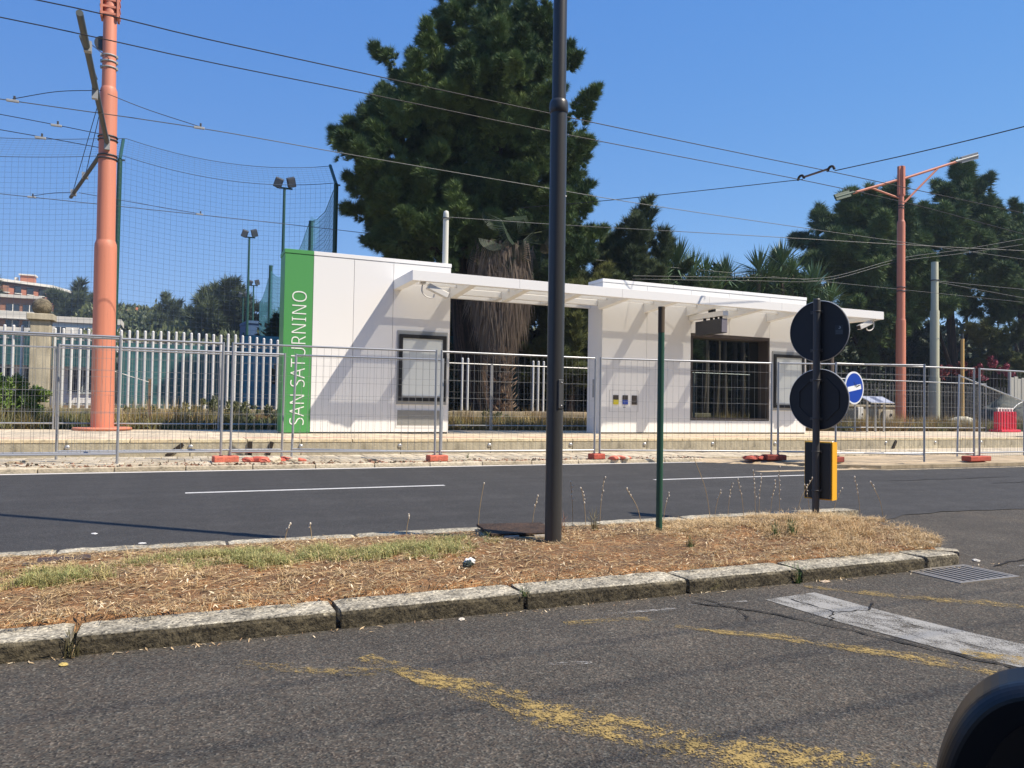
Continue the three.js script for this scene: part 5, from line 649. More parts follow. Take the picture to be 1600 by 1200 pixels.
{
  const r = rng(401), im = shade(new THREE.InstancedMesh(tinyTuft, leafMat, 8000)); im.name = 'hillside_wood';
  for (let i = 0; i < 8000; i++) { let x, z; do { z = -62 - 165 * Math.pow(r(), 0.8); x = z * (-0.24 + 0.62 * r()) * -1 * -1; x = -z * (-0.26 + 0.5 * r()); } while ((z < -100 && z > -126 && x > -18 && x < 2 && r() < 0.8) || (z > -150 && z < -78 && x / -z < -0.112 && (z > -118 || r() < 0.6)) || (z <= -150 && z > -178 && x / -z < -0.112)); const k = fbm(x * 0.09, z * 0.09, 2), s = (0.9 + 1.1 * r()) * (1 + 0.5 * k); im.setMatrixAt(i, _m.compose(V(x, hillY(x, z) + s * 0.9 * r(), z), _q.setFromAxisAngle(UP, r() * 6), _s.set(s, s * (0.8 + 0.5 * r()), s))); const t = clamp(0.5 + 0.8 * k + 0.5 * (r() - 0.5)); im.setColorAt(i, _c.setRGB(0.035 + 0.075 * t, 0.055 + 0.075 * t, 0.025 + 0.025 * t)); }
  stuff(im); scene.add(im); tag(im, 'scrubby wood covering the far hillside', 'wood');
  const far = { geo: needleTuft(30, 1.1, 0.13, 1.1, 9), density: 16, clump: 1.2, clumps: 2.4, colors: [[0.03, 0.05, 0.025], [0.09, 0.115, 0.04]] };
  tree('umbrella_pine', 'spreading umbrella pine on the far slope right of the thick salmon pole', [5.2, 6, -100], [[5.2, 6, -100], [5.0, 8, -100], [5.3, 11, -100]], 0.3, 0.12, [], [[4.6, 13.0, -100, 2.2, 1.1, 2.0], [6.4, 12.2, -100, 2.4, 1.1, 2.0], [3.6, 11.4, -100, 2.2, 0.9, 1.8], [7.2, 11.2, -100, 1.9, 1.9, 1.8], [5.2, 10.2, -100, 3.2, 1.2, 2.4]], { ...far, seed: 501 });
  tree('far_tree', 'round dark tree on the far hilltop right of the green net post', [-1.2, 9, -130], [[-1.2, 9, -130], [-1.2, 12, -130], [-1.2, 14, -130]], 0.3, 0.12, [], [[-0.8, 14.0, -130, 1.3, 1.6, 1.4], [-2.0, 12.4, -130, 1.8, 1.4, 1.6], [0.4, 12.0, -130, 1.6, 1.3, 1.6]], { ...far, seed: 502 }, 'far trees on the hill');
  tree('far_tree', 'dark tree on the hill edge beside the brick building', [-37.5, 18, -170], [[-37.5, 18, -170], [-37.5, 22, -170], [-37.5, 24, -170]], 0.4, 0.2, [], [[-38, 25, -170, 4.4, 4.4, 4], [-35, 22.6, -170, 3.2, 3, 3], [-41, 24, -170, 4, 4, 4]], { ...far, seed: 503, clump: 2, clumps: 1.2, scale: 1.5 }, 'far trees on the hill');
  tree('far_tree', 'sloping dark tree just right of the brick building', [-18.4, 13, -172], [[-18.4, 13, -172], [-18.4, 16, -172], [-18.4, 18, -172]], 0.4, 0.2, [], [[-18.2, 18.6, -172, 2.4, 3.6, 3], [-15.6, 16.4, -172, 3.2, 2.6, 3], [-12.4, 15.6, -172, 3, 2.2, 3], [-9.5, 15.2, -172, 3, 2, 3]], { ...far, seed: 504, clump: 1.8, clumps: 1.5, scale: 1.4 }, 'far trees on the hill');
}
{
  const wm = mat([0.62, 0.58, 0.50], 0.85), brick = mat([0.42, 0.17, 0.11], 0.9), brown = mat([0.28, 0.14, 0.09], 0.9), glass = mat([0.03, 0.04, 0.055], 0.15), pale = mat([0.70, 0.67, 0.60], 0.85);
  const A = thing('apartment_block', 'cream apartment block with stacked balconies on the hill behind the pillar', 'building', [-27.4, 7.9, -152], 0.05); obj('wall', bx(12.2, 10, 8, 0, 5, -4), brown, A);
  for (const y of [1.6, 4.3, 7.0]) { for (const [x, w] of [[-3.6, 5.2], [3.2, 5.6]]) { const b = obj('balcony', bx(w, 1.15, 1.4, x, y, 0.7, 0.05), wm, A); obj('floor_slab', bx(w + 0.2, 0.15, 1.5, x, y - 0.62, 0.75), pale, b); } for (const x of [-4.6, -2.4, 2.2, 4.6]) { const o = obj('window', bx(1.9, 1.25, 0.1, x, y + 1.2, 0.06), glass, A); obj('frame', [bx(0.12, 1.3, 0.14, x, y + 1.2, 0.07)], pale, o); } obj('pillar', bx(1.0, 2.6, 0.3, -0.6, y + 0.6, 0.16), wm, A); }
  obj('roof', bx(12.5, 0.5, 8.6, 0, 10.15, -3.6), wm, A); obj('awning', bx(3.4, 0.5, 0.9, 2.8, 2.5, 1.9), mat([0.05, 0.18, 0.36], 0.8), A);
  const B = thing('brick_building', 'red brick building with a flat white roof slab on the hilltop', 'building', [-25, 11, -180]);
  { // footprint follows the bend of the facade
    const foot = [[-40.2, -166.3], [-23.7, -178.0], [-19.6, -188.4], [-34, -197], [-50, -186]], prism = (off, y0, y1) => { const c = [-33, -183], sh = new THREE.Shape(foot.map(([x, z]) => { const dx = x - c[0], dz = z - c[1], k = 1 + off / Math.hypot(dx, dz); return new THREE.Vector2(c[0] + dx * k + 25, -(c[1] + dz * k + 180)); })); const g = new THREE.ExtrudeGeometry(sh, { depth: y1 - y0, bevelEnabled: false }); g.rotateX(-Math.PI / 2); g.translate(0, y0, 0); return g; };
    obj('wall', prism(0, 0, 11.9), brick, B); obj('roof', prism(1.0, 12.1, 12.6), pale, B); obj('upper_band', prism(0.3, 11.9, 12.1), brown, B);
    for (const y of [3.9, 6.7, 9.5]) obj('string_course', prism(0.12, y - 0.12, y + 0.12), mat([0.52, 0.32, 0.24], 0.9), B);
    const face = (a, b, n) => { const A = V(a[0] + 25, 0, a[1] + 180), D = V(b[0] - a[0], 0, b[1] - a[1]), L = D.length(), ang = -Math.atan2(D.z, D.x); D.normalize(); for (let f = 0; f < 3; f++) for (let i = 0; i < n; i++) { const p = A.clone().addScaledVector(D, (i + 0.5) * L / n), o = obj('window', bx(0.5 * L / n, 1.35, 0.5), (i + f) % 4 === 3 ? brown : glass, B); o.position.set(p.x, 5.3 + f * 2.8, p.z); o.rotation.y = ang; obj('sill', bx(0.6 * L / n, 0.16, 0.8, 0, -0.75, 0), pale, o); } };
    face([-40.2, -166.3], [-23.7, -178.0], 9); face([-23.7, -178.0], [-19.6, -188.4], 6);
    const ph = obj('penthouse', bx(2.4, 1.7, 2.4, -2.2, 13.4, 1), brick, B); obj('penthouse_roof', bx(2.9, 0.25, 2.9, -2.2, 14.35, 1), pale, ph); obj('chimney', bx(0.6, 1.3, 0.6, -4.2, 13.2, 1), pale, ph);
  }
  const C = thing('terrace_building', 'long pale terrace building below the hill trees left of the salmon pole', 'building', [-9.5, 7.6, -110], 0); obj('wall', bx(8, 3.0, 5, -1, 1.5, -2.5), pale, C); obj('cornice', bx(8.3, 0.7, 5.4, -1, 3.3, -2.4), wm, C); for (let i = 0; i < 3; i++) { const o = obj('window', bx(1.1, 1.3, 0.12, -3.6 + i * 2.6, 1.7, 0.04), glass, C); obj('frame', bx(0.1, 1.3, 0.16, -3.6 + i * 2.6, 1.7, 0.05), pale, o); }
  const D = thing('yellow_house', 'small yellow house on the hill crest just right of the green net post', 'building', [-7.6, 14, -160], 0.2); obj('wall', bx(3.6, 3.4, 3, 0, 1.7, -1.5), mat([0.62, 0.44, 0.16], 0.9), D); obj('roof', bx(4.0, 0.3, 3.4, 0, 3.55, -1.5), mat([0.5, 0.3, 0.12], 0.9), D); for (const x of [-0.9, 0.9]) obj('window', bx(0.6, 0.9, 0.1, x, 2.2, 0.03), glass, D); obj('chimney', bx(0.4, 0.8, 0.4, 1, 4, -1), mat([0.5, 0.2, 0.12], 0.9), D);
  const E = thing('ochre_house', 'low ochre house among the hill trees', 'building', [-2.4, 11, -150], 0.1); obj('wall', bx(7, 3.2, 4, 0, 1.6, -2), mat([0.62, 0.42, 0.24], 0.9), E); obj('roof', bx(7.4, 0.3, 4.4, 0, 3.3, -2), wm, E); for (const x of [-2.4, 0, 2.4]) obj('window', bx(0.8, 1.1, 0.1, x, 1.8, 0.03), glass, E);
  const F = thing('white_low_building', 'low white building with dark windows beyond the white picket fence', 'building', [-10, 0.7, -45], 0); const ww = mat([0.74, 0.74, 0.72], 0.8); obj('wall', bx(13.6, 3.2, 6, 0, 1.6, -3), ww, F); obj('parapet', bx(13.9, 0.35, 6.3, 0, 3.35, -2.95), mat([0.78, 0.77, 0.70], 0.8), F);
  for (let i = 0; i < 7; i++) { const x = -5.7 + i * 1.9, o = obj('window', bx(1.3, 1.15, 0.1, x, 1.35, 0.03), glass, F); obj('frame', [bx(0.07, 1.2, 0.14, x, 1.35, 0.04), bx(1.36, 0.07, 0.14, x, 1.97, 0.04), bx(1.36, 0.07, 0.14, x, 0.74, 0.04)], mat([0.45, 0.5, 0.5], 0.6), o); } obj('awning', bx(13, 0.1, 1.2, 0, 2.45, 0.6), mat([0.3, 0.33, 0.33], 0.8), F);
  const G = thing('white_shed', 'small white shed with a grey pitched roof beyond the pickets', 'shed', [-0.9, 0.7, -46], 0.3); obj('wall', bx(3.0, 1.9, 3, 0, 0.95, -1.5), ww, G); const rf = new THREE.CylinderGeometry(1.9, 1.9, 3.3, 3, 1); rf.rotateX(Math.PI / 2); rf.rotateZ(0); rf.scale(1, 0.5, 1); rf.translate(0, 2.2, -1.5); obj('roof', rf, mat([0.45, 0.48, 0.52], 0.7), G); obj('door', bx(0.8, 1.5, 0.08, 0.6, 0.75, 0.02), glass, G);
  const H = thing('stone_building', 'beige building with dark openings left of the green panel', 'building', [9.6, 0.7, -75], 0.15); obj('wall', bx(3.6, 7.4, 5, 0, 3.7, -2.5), mat([0.55, 0.50, 0.44], 0.9), H); for (const y of [2.6, 4.4, 6.2]) for (const x of [-1.1, 0.1, 1.2]) { const o = obj('window', bx(0.8, 1.1, 0.1, x, y, 0.03), glass, H); obj('sill', bx(1.0, 0.12, 0.2, x, y - 0.62, 0.06), pale, o); } obj('roof', bx(3.8, 0.3, 5.3, 0, 7.55, -2.5), pale, H);
  const I = thing('blue_clad_block', 'dark blue clad block beside the beige building', 'building', [6.9, 0.7, -74], 0.1); obj('wall', bx(1.7, 7.6, 4, 0, 3.8, -2), mat([0.045, 0.10, 0.20], 0.7), I); obj('parapet', bx(1.8, 0.25, 4.2, 0, 7.7, -2), mat([0.06, 0.12, 0.22], 0.7), I);
  // right background: grey sheet hoarding, slatted fence, small kiosks
  const hg = mat([0.40, 0.40, 0.36], 0.8); const K = thing('hoarding', 'pale grey sheet hoarding with a scalloped top behind the red barrier', 'hoarding', [40.2, 0.45, -25.5], 0); for (let i = 0; i < 9; i++) obj('sheet', bx(0.28, 2.55 + 0.12 * Math.sin(i * 2.1), 0.05, -1.2 + i * 0.29, 1.3, 0.02 * (i % 2), 0.01), hg, K); obj('post', bx(0.1, 2.9, 0.1, 1.5, 1.45, 0.05), M.white, K); obj('post', bx(0.1, 2.9, 0.1, -1.45, 1.45, 0.05), M.galvDull, K);
  const tarp = thing('tarpaulin_heap', 'dark green tarpaulin heap in front of the grey hoarding', 'tarpaulin', [36.6, 0.45, -24.2]); { const g = new THREE.SphereGeometry(1, 24, 14, 0, 6.283, 0, Math.PI / 2), p = g.attributes.position; for (let i = 0; i < p.count; i++) { const n = 1 + 0.2 * fbm(p.getX(i) * 2, p.getY(i) * 2, p.getZ(i) * 2); p.setXYZ(i, p.getX(i) * 1.7 * n, p.getY(i) * 1.5 * n, p.getZ(i) * 0.9 * n); } g.computeVertexNormals(); obj('cover', g, mat([0.035, 0.045, 0.04], 0.7), tarp); obj('cord', tube([[-1.6, 0.3, 0.9], [-0.4, 1.2, 0.85], [0.8, 1.3, 0.8], [1.6, 0.4, 0.7]], 0.02), M.white, tarp); }
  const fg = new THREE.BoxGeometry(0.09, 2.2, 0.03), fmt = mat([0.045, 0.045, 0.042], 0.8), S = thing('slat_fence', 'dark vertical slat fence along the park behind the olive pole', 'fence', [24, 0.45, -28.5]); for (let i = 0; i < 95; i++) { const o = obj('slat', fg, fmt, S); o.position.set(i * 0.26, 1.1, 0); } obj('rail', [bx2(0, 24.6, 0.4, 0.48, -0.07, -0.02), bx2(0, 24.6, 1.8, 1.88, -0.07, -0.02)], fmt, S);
  const kk = thing('kiosk', 'small white kiosk post with a poster at the far right edge', 'kiosk', [42.6, 0.45, -24.6]); obj('body', bx(0.9, 2.6, 0.6, 0.3, 1.3, 0, 0.02), ww, kk); obj('poster', bx(0.6, 0.8, 0.02, 0.3, 1.75, 0.312), mat([0.55, 0.35, 0.42], 0.6), kk); obj('base', bx(1.2, 0.3, 0.9, 0.3, 0.15, 0, 0.02), riserMat, kk);
  const mp = thing('meter_post', 'small dark blue box on a short post near the kiosk', 'meter post', [39.6, 0.45, -23.6]); obj('post', rod([0, 0, 0], [0, 1.0, 0], 0.04, 8), M.galvDull, mp); obj('box', bx(0.3, 0.32, 0.2, 0, 1.05, 0, 0.03), mat([0.02, 0.025, 0.07], 0.5), mp);
}
{ // the street front across the road, behind the viewpoint: it shades the sky from that side and stands in reflections
  const facade = [mat([0.30, 0.24, 0.18], 0.9), mat([0.26, 0.22, 0.19], 0.9), mat([0.34, 0.27, 0.19], 0.9)], glass = mat([0.03, 0.035, 0.04], 0.2), sill = mat([0.45, 0.42, 0.38], 0.9);
  [['long ochre apartment house across the road behind the viewpoint', -34, 30, 15], ['brown apartment house across the road behind the viewpoint', -2, 28, 17], ['sandy apartment house across the road beyond the car', 29, 32, 14], ['ochre corner apartment house across the road beyond the sandy one', 63, 30, 16]].forEach(([l, x, w, h], k) => {
    const t = thing('street_house', l, 'building', [x, 0, 19], 0, 'houses across the road'); obj('wall', bx(w, h, 10, 0, h / 2 - 0.1, 5), facade[k % 3], t); obj('roof', bx(w + 0.8, 0.4, 10.8, 0, h + 0.1, 5), sill, t);
    for (let f = 0; f < 4; f++) for (let i = 0; i < 7; i++) { const a = -w / 2 + (i + 0.5) * w / 7, y = 2.2 + f * 3.4, o = obj('window', bx(1.3, 1.8, 0.1, a, y, -0.04), glass, t); obj('sill', bx(1.6, 0.14, 0.3, a, y - 0.98, -0.12), sill, o); }
  });
}
// ------------------------------------------------------------ small things on the median and road
{
  const r = rng(601), leafG = (() => { const T = []; const P = [[-0.5, 0, 0], [-0.15, 0.04, 0.17], [0.2, 0.05, 0.15], [0.5, 0.0, 0], [0.2, 0.05, -0.15], [-0.15, 0.04, -0.17]]; for (const [a, b] of [[1, 2], [2, 3]]) T.push(...P[0], ...P[a], ...P[b]); for (const [a, b] of [[3, 4], [4, 5]]) T.push(...P[0], ...P[a], ...P[b]); return triSoup(T); })();
  const N = 14000, im = shade(new THREE.InstancedMesh(leafG, leafMat, N)); im.name = 'fallen_leaves';
  for (let i = 0; i < N; i++) {
    let x, z, y; const q = r(); if (q < 0.978) { do { x = -3.5 + 9.8 * r(); z = -6.06 + 1.78 * r(); } while (x > noseX(z) - 0.15 || (Math.hypot((x - 3.25) / 0.85, (z + 5.0) / 0.3) < 1 && r() < 0.85)); y = soilY(x, z) + 0.004 + 0.014 * r(); } else { x = -1.5 + 7.6 * r(); z = -4.085 + 0.12 * r() * r(); y = 0.006; }
    const s = (q < 0.978 ? 0.013 + 0.030 * r() * r() : 0.010 + 0.022 * r() * r()); im.setMatrixAt(i, _m.compose(V(x, y, z), _q.setFromEuler(new THREE.Euler((r() - 0.5) * 0.9, r() * 6.3, (r() - 0.5) * 0.7)), _s.set(s * 1.5, s, s * 0.8)));
    const t = r(), k = 0.55 + 0.7 * r(); if (t < 0.55) im.setColorAt(i, _c.setRGB(0.52 * k, 0.38 * k, 0.21 * k)); else if (t < 0.76) im.setColorAt(i, _c.setRGB(0.34 * k, 0.20 * k, 0.10 * k)); else im.setColorAt(i, _c.setRGB(0.74 * k, 0.62 * k, 0.42 * k));
  }
  stuff(im); scene.add(im); tag(im, 'dry fallen leaves littering the median and the gutter', 'leaves');
  // straw: thin dead stems lying about
  const strawG = new THREE.BoxGeometry(1, 0.03, 0.03), S = 7500, st = shade(new THREE.InstancedMesh(strawG, leafMat, S)); st.name = 'straw';
  for (let i = 0; i < S; i++) { let x, z; do { x = -3.5 + 9.8 * r(); z = -6.04 + 1.76 * r(); } while (x > noseX(z) - 0.12); const L = 0.04 + 0.10 * r(); st.setMatrixAt(i, _m.compose(V(x, soilY(x, z) + 0.004 + 0.02 * r(), z), _q.setFromEuler(new THREE.Euler(0, r() * 6.3, (r() - 0.3) * 0.5)), _s.set(L, 0.06, 0.06))); const k = 0.5 + 0.7 * r(); st.setColorAt(i, _c.setRGB(0.56 * k, 0.42 * k, 0.23 * k)); }
  stuff(st); scene.add(st); tag(st, 'bits of dry straw strewn over the median soil', 'straw');
  // standing dry grass, thicker towards the nose and the far kerb
  const tuft = (n, h, sp, w, seed) => { const T = [], q = rng(seed); for (let i = 0; i < n; i++) { const a = q() * 6.283, l = h * (0.5 + 0.7 * q()), s = sp * q(), bx0 = 0.05 * (q() - 0.5), bz = 0.05 * (q() - 0.5), x = Math.cos(a), z = Math.sin(a), W = w * (0.6 + 0.8 * q()); const m = [bx0 + x * s * 0.35, l * 0.62, bz + z * s * 0.35], e = [bx0 + x * s, l * (1 - 0.35 * s / sp * 0.6), bz + z * s], px = -z * W, pz = x * W; T.push(bx0 - px, 0, bz - pz, bx0 + px, 0, bz + pz, m[0], m[1], m[2], m[0] - px * 0.6, m[1], m[2] - pz * 0.6, m[0] + px * 0.6, m[1], m[2] + pz * 0.6, ...e); } return triSoup(T); };
  const gt = tuft(16, 0.10, 0.12, 0.0022, 71), G = 2100, dg = shade(new THREE.InstancedMesh(gt, leafMat, G)); dg.name = 'dry_grass';
  for (let i = 0; i < G; i++) { let x, z, ok; do { x = -3.5 + 9.8 * r(); z = -6.06 + 1.78 * r(); const d = 0.04 + 0.62 * sstep(3.0, 4.6, x) * clamp(0.45 + 1.3 * fbm(x * 2.3, z * 3.1)) + 0.06 * sstep(-5.8, -6.1, z) + 0.10 * fbm(x * 1.5, z * 2); ok = x < noseX(z) - 0.1 && r() < d && !(Math.hypot((x - 3.1) / 0.8, (z + 5.0) / 0.35) < 1); } while (!ok); const tall = 0.28 + 0.5 * r() * r() + 0.8 * sstep(4.0, 5.2, x) * r() * r() * clamp(0.6 + fbm(x * 3, z * 3, 9)); dg.setMatrixAt(i, _m.compose(V(x, soilY(x, z) - 0.004, z), _q.setFromAxisAngle(UP, r() * 6), _s.set(0.8 + 0.4 * r(), tall, 0.8 + 0.4 * r()))); const k = 0.7 + 0.5 * r(); dg.setColorAt(i, _c.setRGB(0.62 * k, 0.45 * k, 0.23 * k)); }
  stuff(dg); scene.add(dg); tag(dg, 'tawny dry grass standing on the median nose', 'grass');
  const lt = tuft(22, 0.055, 0.06, 0.0020, 72), C = 1300, gc = shade(new THREE.InstancedMesh(lt, leafMat, C)); gc.name = 'green_ground_cover';
  for (let i = 0; i < C; i++) { let x, z, ok; do { x = -2.2 + 5 * r(); z = -6.0 + 1.5 * r(); const p = Math.max(sstep(1, 0.2, Math.hypot((x - 0.6) / 1.1, (z + 5.4) / 0.42)), 0.8 * sstep(1, 0.2, Math.hypot((x - 1.5) / 0.6, (z + 5.3) / 0.4)), 0.6 * sstep(1, 0.3, Math.hypot((x + 0.7) / 0.5, (z + 5.15) / 0.3)), 0.4 * sstep(1, 0.3, Math.hypot((x - 2.1) / 0.4, (z + 5.55) / 0.25))); ok = r() < p * clamp(0.35 + 1.2 * fbm(x * 3, z * 5)); } while (!ok); const s = 0.7 + 0.7 * r(); gc.setMatrixAt(i, _m.compose(V(x, soilY(x, z) + 0.004, z), _q.setFromAxisAngle(UP, r() * 6), _s.set(s, s * 0.8, s))); const k = 0.6 + 0.6 * r(), y = r(); gc.setColorAt(i, _c.setRGB((0.22 + 0.30 * y) * k, (0.27 + 0.16 * y) * k, (0.08 + 0.10 * y) * k)); }
  stuff(gc); scene.add(gc); tag(gc, 'low green plants in patches on the median', 'ground cover');
  // tall dead stalks with seed heads
  const stalkM = mat([0.40, 0.30, 0.17], 0.9), headM = mat([0.66, 0.60, 0.50], 0.9);
  const stalk = (label, x, z, h, lx, lz, n) => { const t = thing('dry_stalk', label, 'dry stalk', [x, soilY(x, z) - 0.01, z], 0, 'dead stalks on the median'); obj('stem', tube([[0, 0, 0], [lx * 0.3, h * 0.5, lz * 0.3], [lx, h, lz]], 0.0030, 10, 4), stalkM, t); for (let i = 0; i < n; i++) { const f = 1 - i * 0.09, o = obj('seed_head', new THREE.SphereGeometry(0.0048 + 0.003 * r(), 6, 5), headM, t); o.position.set(lx * f * f + 0.02 * (r() - 0.5), h * f, lz * f * f + 0.02 * (r() - 0.5)); o.scale.y = 1.6; } };
  const SL = 'thin dead stalk with seed heads rising from the dry grass'; stalk('long bare stalk leaning left beside the green post', 4.55, -5.75, 0.62, -0.24, 0.05, 1);
  for (const [x, z, h, lx, n] of [[3.25, -6.0, 0.42, -0.04, 5], [3.52, -6.0, 0.45, 0.03, 6], [3.9, -5.9, 0.35, -0.18, 3], [5.15, -6.0, 0.40, -0.1, 5], [5.35, -6.02, 0.44, 0.02, 7], [5.6, -6.0, 0.52, -0.03, 8], [5.72, -5.9, 0.4, 0.2, 3], [6.15, -5.5, 0.42, -0.1, 5], [2.35, -6.0, 0.42, 0.04, 1], [1.75, -6.05, 0.18, 0.02, 3], [1.0, -6.05, 0.14, -0.02, 3], [0.8, -6.05, 0.15, 0.03, 4], [6.35, -5.4, 0.38, -0.2, 3], [4.2, -6.0, 0.3, 0.05, 4], [2.85, -6.0, 0.30, 0.04, 4], [3.1, -5.95, 0.26, -0.05, 4], [3.38, -6.0, 0.36, -0.06, 5], [4.75, -5.95, 0.30, 0.06, 4], [4.95, -6.0, 0.36, 0.03, 5], [5.25, -5.95, 0.48, -0.05, 7], [5.48, -6.0, 0.38, 0.05, 6], [5.9, -5.9, 0.34, -0.08, 4], [6.0, -5.7, 0.3, 0.1, 3]]) stalk(SL, x, z, h, lx, 0.02, n);
  // green weeds
  const weed = (label, x, z, y, s, c) => { const t = thing('weed', label, 'weed', [x, y, z]); obj('stem', rod([0, 0, 0], [0.01, 0.05 * s, 0], 0.003, 5), stalkM, t); const g = tuft(34, 0.13 * s, 0.09 * s, 0.004, 80 + x * 10); obj('leaves', g, mat(c, 0.7), t); };
  weed('green weed tuft growing out of the kerb joint beside the road', 3.98, -4.10, 0.0, 1.2, [0.10, 0.17, 0.04]); weed('upright green weed in the dry grass left of the sign post', 4.75, -4.95, 0.15, 1.3, [0.07, 0.13, 0.035]); weed('small green weed beside the upright one', 4.58, -4.95, 0.15, 1.0, [0.09, 0.14, 0.04]); weed('withered dark sprig in the kerb joint', -0.40, -4.09, 0.0, 1.1, [0.10, 0.09, 0.04]); weed('green sprig in the dry grass right of the green post', 3.65, -4.85, 0.13, 0.8, [0.10, 0.14, 0.04]); weed('bushy green brown weed right of the lamp post', 3.32, -5.75, 0.13, 1.5, [0.20, 0.17, 0.07]); weed('reddish dry weed right of the lamp post base', 3.0, -5.75, 0.13, 1.4, [0.33, 0.15, 0.08]); weed('small weed in the middle kerb joint', 1.92, -4.12, 0.08, 0.45, [0.09, 0.12, 0.04]); weed('tiny weed on the pavement before the notice case', 5.2, -13.9, 0.14, 1.2, [0.09, 0.13, 0.05]);
}
{ // rusty cover plate on a stone frame
  const t = thing('cover_plate', 'rusty brown steel cover plate lying proud on the median beside the lamp post', 'cover plate', [2.62, 0.125, -5.78], -0.12); const m = mat([0.115, 0.068, 0.046], 0.85, { map: graniteMap, bumpMap: graniteBump, bumpScale: 0.006 });
  obj('frame', metres(bx(0.62, 0.03, 0.46, 0, 0.012, 0, 0.004), 1), mat([0.44, 0.40, 0.34], 0.95, { map: concreteMap }), t); const p = obj('plate', metres(bx(0.58, 0.022, 0.44, 0, 0, 0, 0.004), 1), m, t); p.position.set(0.0, 0.052, -0.02); p.rotation.set(0.03, 0.02, -0.01); obj('grit', [bx(0.12, 0.014, 0.05, -0.12, 0.033, 0.2), bx(0.1, 0.012, 0.04, 0.12, 0.033, 0.2)], mat([0.5, 0.46, 0.4], 0.95), t);
  const d = thing('stone_slab', 'dark broken slab lying near the far kerb left on the median', 'slab', [-0.62, 0.13, -5.75], 0.1); obj('slab', metres(bx(0.30, 0.03, 0.14, 0, 0.015, 0, 0.005), 1), mat([0.06, 0.04, 0.035], 0.9), d); obj('chip', metres(bx(0.10, 0.02, 0.07, -0.18, 0.01, 0.06, 0.005), 1), mat([0.06, 0.045, 0.04], 0.9), d);
}
{ // crumpled wrapper, small debris
  const crumple = (w, h, d, seed) => { const g = new THREE.SphereGeometry(0.5, 18, 12), p = g.attributes.position; for (let i = 0; i < p.count; i++) { const x = p.getX(i), y = p.getY(i), z = p.getZ(i), n = 1 + 0.45 * noise(x * 4 + seed, y * 4, z * 4) + 0.25 * noise(x * 9, y * 9 + seed, z * 9); p.setXYZ(i, x * n * w, Math.max(-0.42, y * n) * h, z * n * d); } const q = clean(g); q.computeVertexNormals(); return q; };
  const t = thing('crumpled_wrapper', 'crumpled white and dark wrapper lying on the dry leaves', 'litter', [1.80, 0.155, -4.74], 0.3); obj('paper', crumple(0.085, 0.05, 0.05, 3).translate(0.006, 0.012, 0), mat([0.72, 0.74, 0.75], 0.5), t); obj('dark_fold', crumple(0.075, 0.04, 0.045, 8).translate(-0.018, 0.006, 0.012), mat([0.03, 0.045, 0.04], 0.4), t);
  [['white paper scrap beside the drain grate', 5.72, -4.28, 0.06, [0.78, 0.76, 0.72]], ['pale plastic flake on the road beside the drain grate', 5.98, -4.2, 0.05, [0.6, 0.57, 0.5]], ['yellow leaf heap by the withered sprig', -0.42, -3.98, 0.03, [0.50, 0.38, 0.12]], ['cream bark chip by the green kerb weed', 4.2, -4.05, 0.04, [0.55, 0.44, 0.32]], ['pale chip in the gutter by the middle kerb joint', 1.5, -4.05, 0.03, [0.6, 0.55, 0.48]], ['white flake on the far road near the median', -0.6, -7.6, 0.05, [0.7, 0.7, 0.68]], ['second white flake on the far road near the median', -0.2, -7.0, 0.04, [0.7, 0.7, 0.68]]].forEach(([l, x, z, s, c], i) => { const o = obj('litter_scrap', crumple(s * 1.6, s * 0.35, s, i * 3 + 1)); o.material = mat(c, 0.8); o.position.set(x, s * 0.12 + (z < -6.3 ? 0.01 : 0), z); o.rotation.y = i; tag(o, l, 'litter'); });
}
{ // drain grate in its pit
  const t = thing('drain_grate', 'worn steel drain grate set in the road at the kerb end', 'drain grate', [5.4, 0, -3.9]); const m = mat([0.30, 0.28, 0.25], 0.55, { metalness: 0.5 });
  obj('pit', [bx(0.02, 0.3, 0.4, -0.31, -0.15, 0), bx(0.02, 0.3, 0.4, 0.31, -0.15, 0), bx(0.64, 0.3, 0.02, 0, -0.15, -0.21), bx(0.64, 0.3, 0.02, 0, -0.15, 0.21), bx(0.64, 0.02, 0.44, 0, -0.29, 0)], mat([0.22, 0.21, 0.19], 1), t);
  obj('frame', [bx(0.03, 0.03, 0.44, -0.305, -0.008, 0), bx(0.03, 0.03, 0.44, 0.305, -0.008, 0), bx(0.58, 0.03, 0.03, 0, -0.008, -0.205), bx(0.58, 0.03, 0.03, 0, -0.008, 0.205)], m, t); for (let i = 0; i < 9; i++) obj('bar', bx(0.026, 0.03, 0.38, -0.264 + i * 0.066, -0.008, 0, 0.003), m, t); obj('cross_bar', bx(0.58, 0.02, 0.025, 0, -0.016, 0), m, t);
}
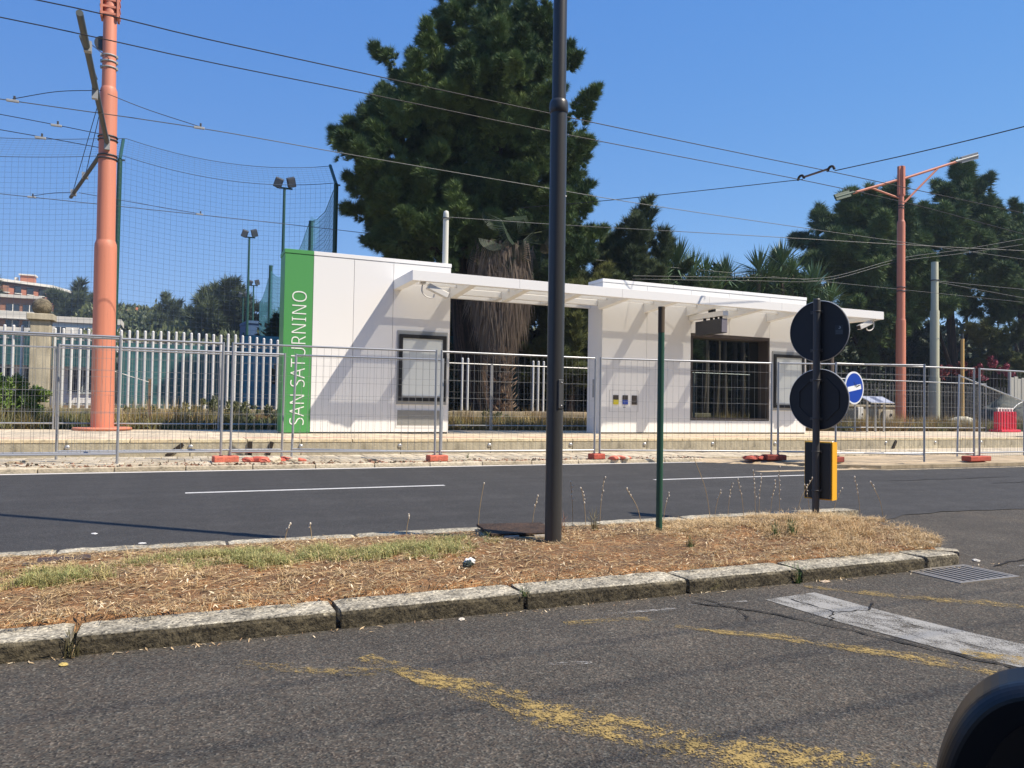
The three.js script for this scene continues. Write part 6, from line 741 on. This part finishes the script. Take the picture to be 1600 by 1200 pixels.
{ // the car that the view is taken from: only its door and wing mirror come near the frame
  const t = thing('car', 'black wing mirror and door of the parked car beside the road', 'car', [0.5, 0, 0.1]); const black = mat([0.006, 0.006, 0.007], 0.35), paint = mat([0.05, 0.055, 0.06], 0.25, { clearcoat: 1, clearcoatRoughness: 0.03 });
  obj('door', bx(1.3, 0.55, 0.07, -0.2, 0.52, -0.47, 0.03), paint, t); obj('fender', bx(0.85, 0.5, 0.07, 0.9, 0.48, -0.47, 0.03), paint, t); obj('sill', bx(2.2, 0.12, 0.12, 0.2, 0.2, -0.45, 0.03), black, t);
  for (const x of [-1.3, 1.05]) { const w = obj('wheel', new THREE.TorusGeometry(0.24, 0.08, 12, 28), mat([0.015, 0.015, 0.015], 0.9), t); w.position.set(x, 0.32, -0.42); obj('rim', new THREE.CylinderGeometry(0.19, 0.19, 0.1, 20).rotateX(Math.PI / 2), M.steel, w); }
  const mg = new THREE.Group(); mg.name = 'wing_mirror'; t.add(mg);
  const C = { p: [0.585, 0.710, -0.731], ry: -0.98 };
  mg.position.set(...C.p); mg.rotation.y = C.ry;
  const sh = new THREE.Shape(); { const w = 0.15, h = 0.11; sh.moveTo(-w + 0.03, -h - 0.03); sh.lineTo(w, -h - 0.02); sh.lineTo(w, h - 0.02); sh.quadraticCurveTo(w, h + 0.006, w - 0.03, h + 0.006); sh.lineTo(-0.02, h); sh.bezierCurveTo(-0.085, h - 0.002, -0.115, h - 0.05, -0.135, h - 0.12); sh.bezierCurveTo(-0.15, h - 0.17, -w + 0.0, -h - 0.03, -w + 0.03, -h - 0.03); }
  obj('housing', new THREE.ExtrudeGeometry(sh, { depth: 0.06, bevelEnabled: true, bevelThickness: 0.03, bevelSize: 0.018, bevelSegments: 6, curveSegments: 16 }).translate(0, 0, -0.09), black, mg);
  const gl = new THREE.ShapeGeometry(sh, 16); gl.scale(0.84, 0.84, 1); gl.translate(0.012, -0.004, 0.003); obj('mirror_glass', gl, mat([0.10, 0.11, 0.13], 0.03, { metalness: 1 }), mg);
  obj('mirror_arm', bar([0.70, 0.70, -0.46], [C.p[0], C.p[1] - 0.07, C.p[2]], 0.06, 0.04), black, t);
}
{ // dirt and broken bits swept against the pavement edge
  const r = rng(909), N = 1500, g = new THREE.TetrahedronGeometry(0.02), im = shade(new THREE.InstancedMesh(g, leafMat, N)); im.name = 'pavement_dirt';
  for (let i = 0; i < N; i++) { const x = -5 + 20 * r(), z = -13.15 - 0.9 * r() * r() - 0.25 * sstep(0.1, 0.5, fbm(x, 2)), s = 0.4 + 1.2 * r() * r(); if (x > 10.2) { im.setMatrixAt(i, _m.compose(V(10 - 12 * r(), 0.16, -13.4), _q.identity(), _s.setScalar(0.3))); } else im.setMatrixAt(i, _m.compose(V(x, 0.158, z), _q.setFromEuler(new THREE.Euler(r() * 6, r() * 6, 0)), _s.set(s * 2, s * 0.5, s * 1.4))); const k = 0.5 + 0.7 * r(); im.setColorAt(i, r() < 0.7 ? _c.setRGB(0.30 * k, 0.16 * k, 0.10 * k) : _c.setRGB(0.13 * k, 0.11 * k, 0.08 * k)); }
  stuff(im); scene.add(im); tag(im, 'reddish dirt and crumbs along the pavement edge', 'dirt');
}
scene.traverse((o) => { if (o.isMesh) { o.castShadow = o.receiveShadow = true; } });
scene.fog = new THREE.FogExp2(0xc4d6ea, 0.0005);
renderer.render(scene, camera);
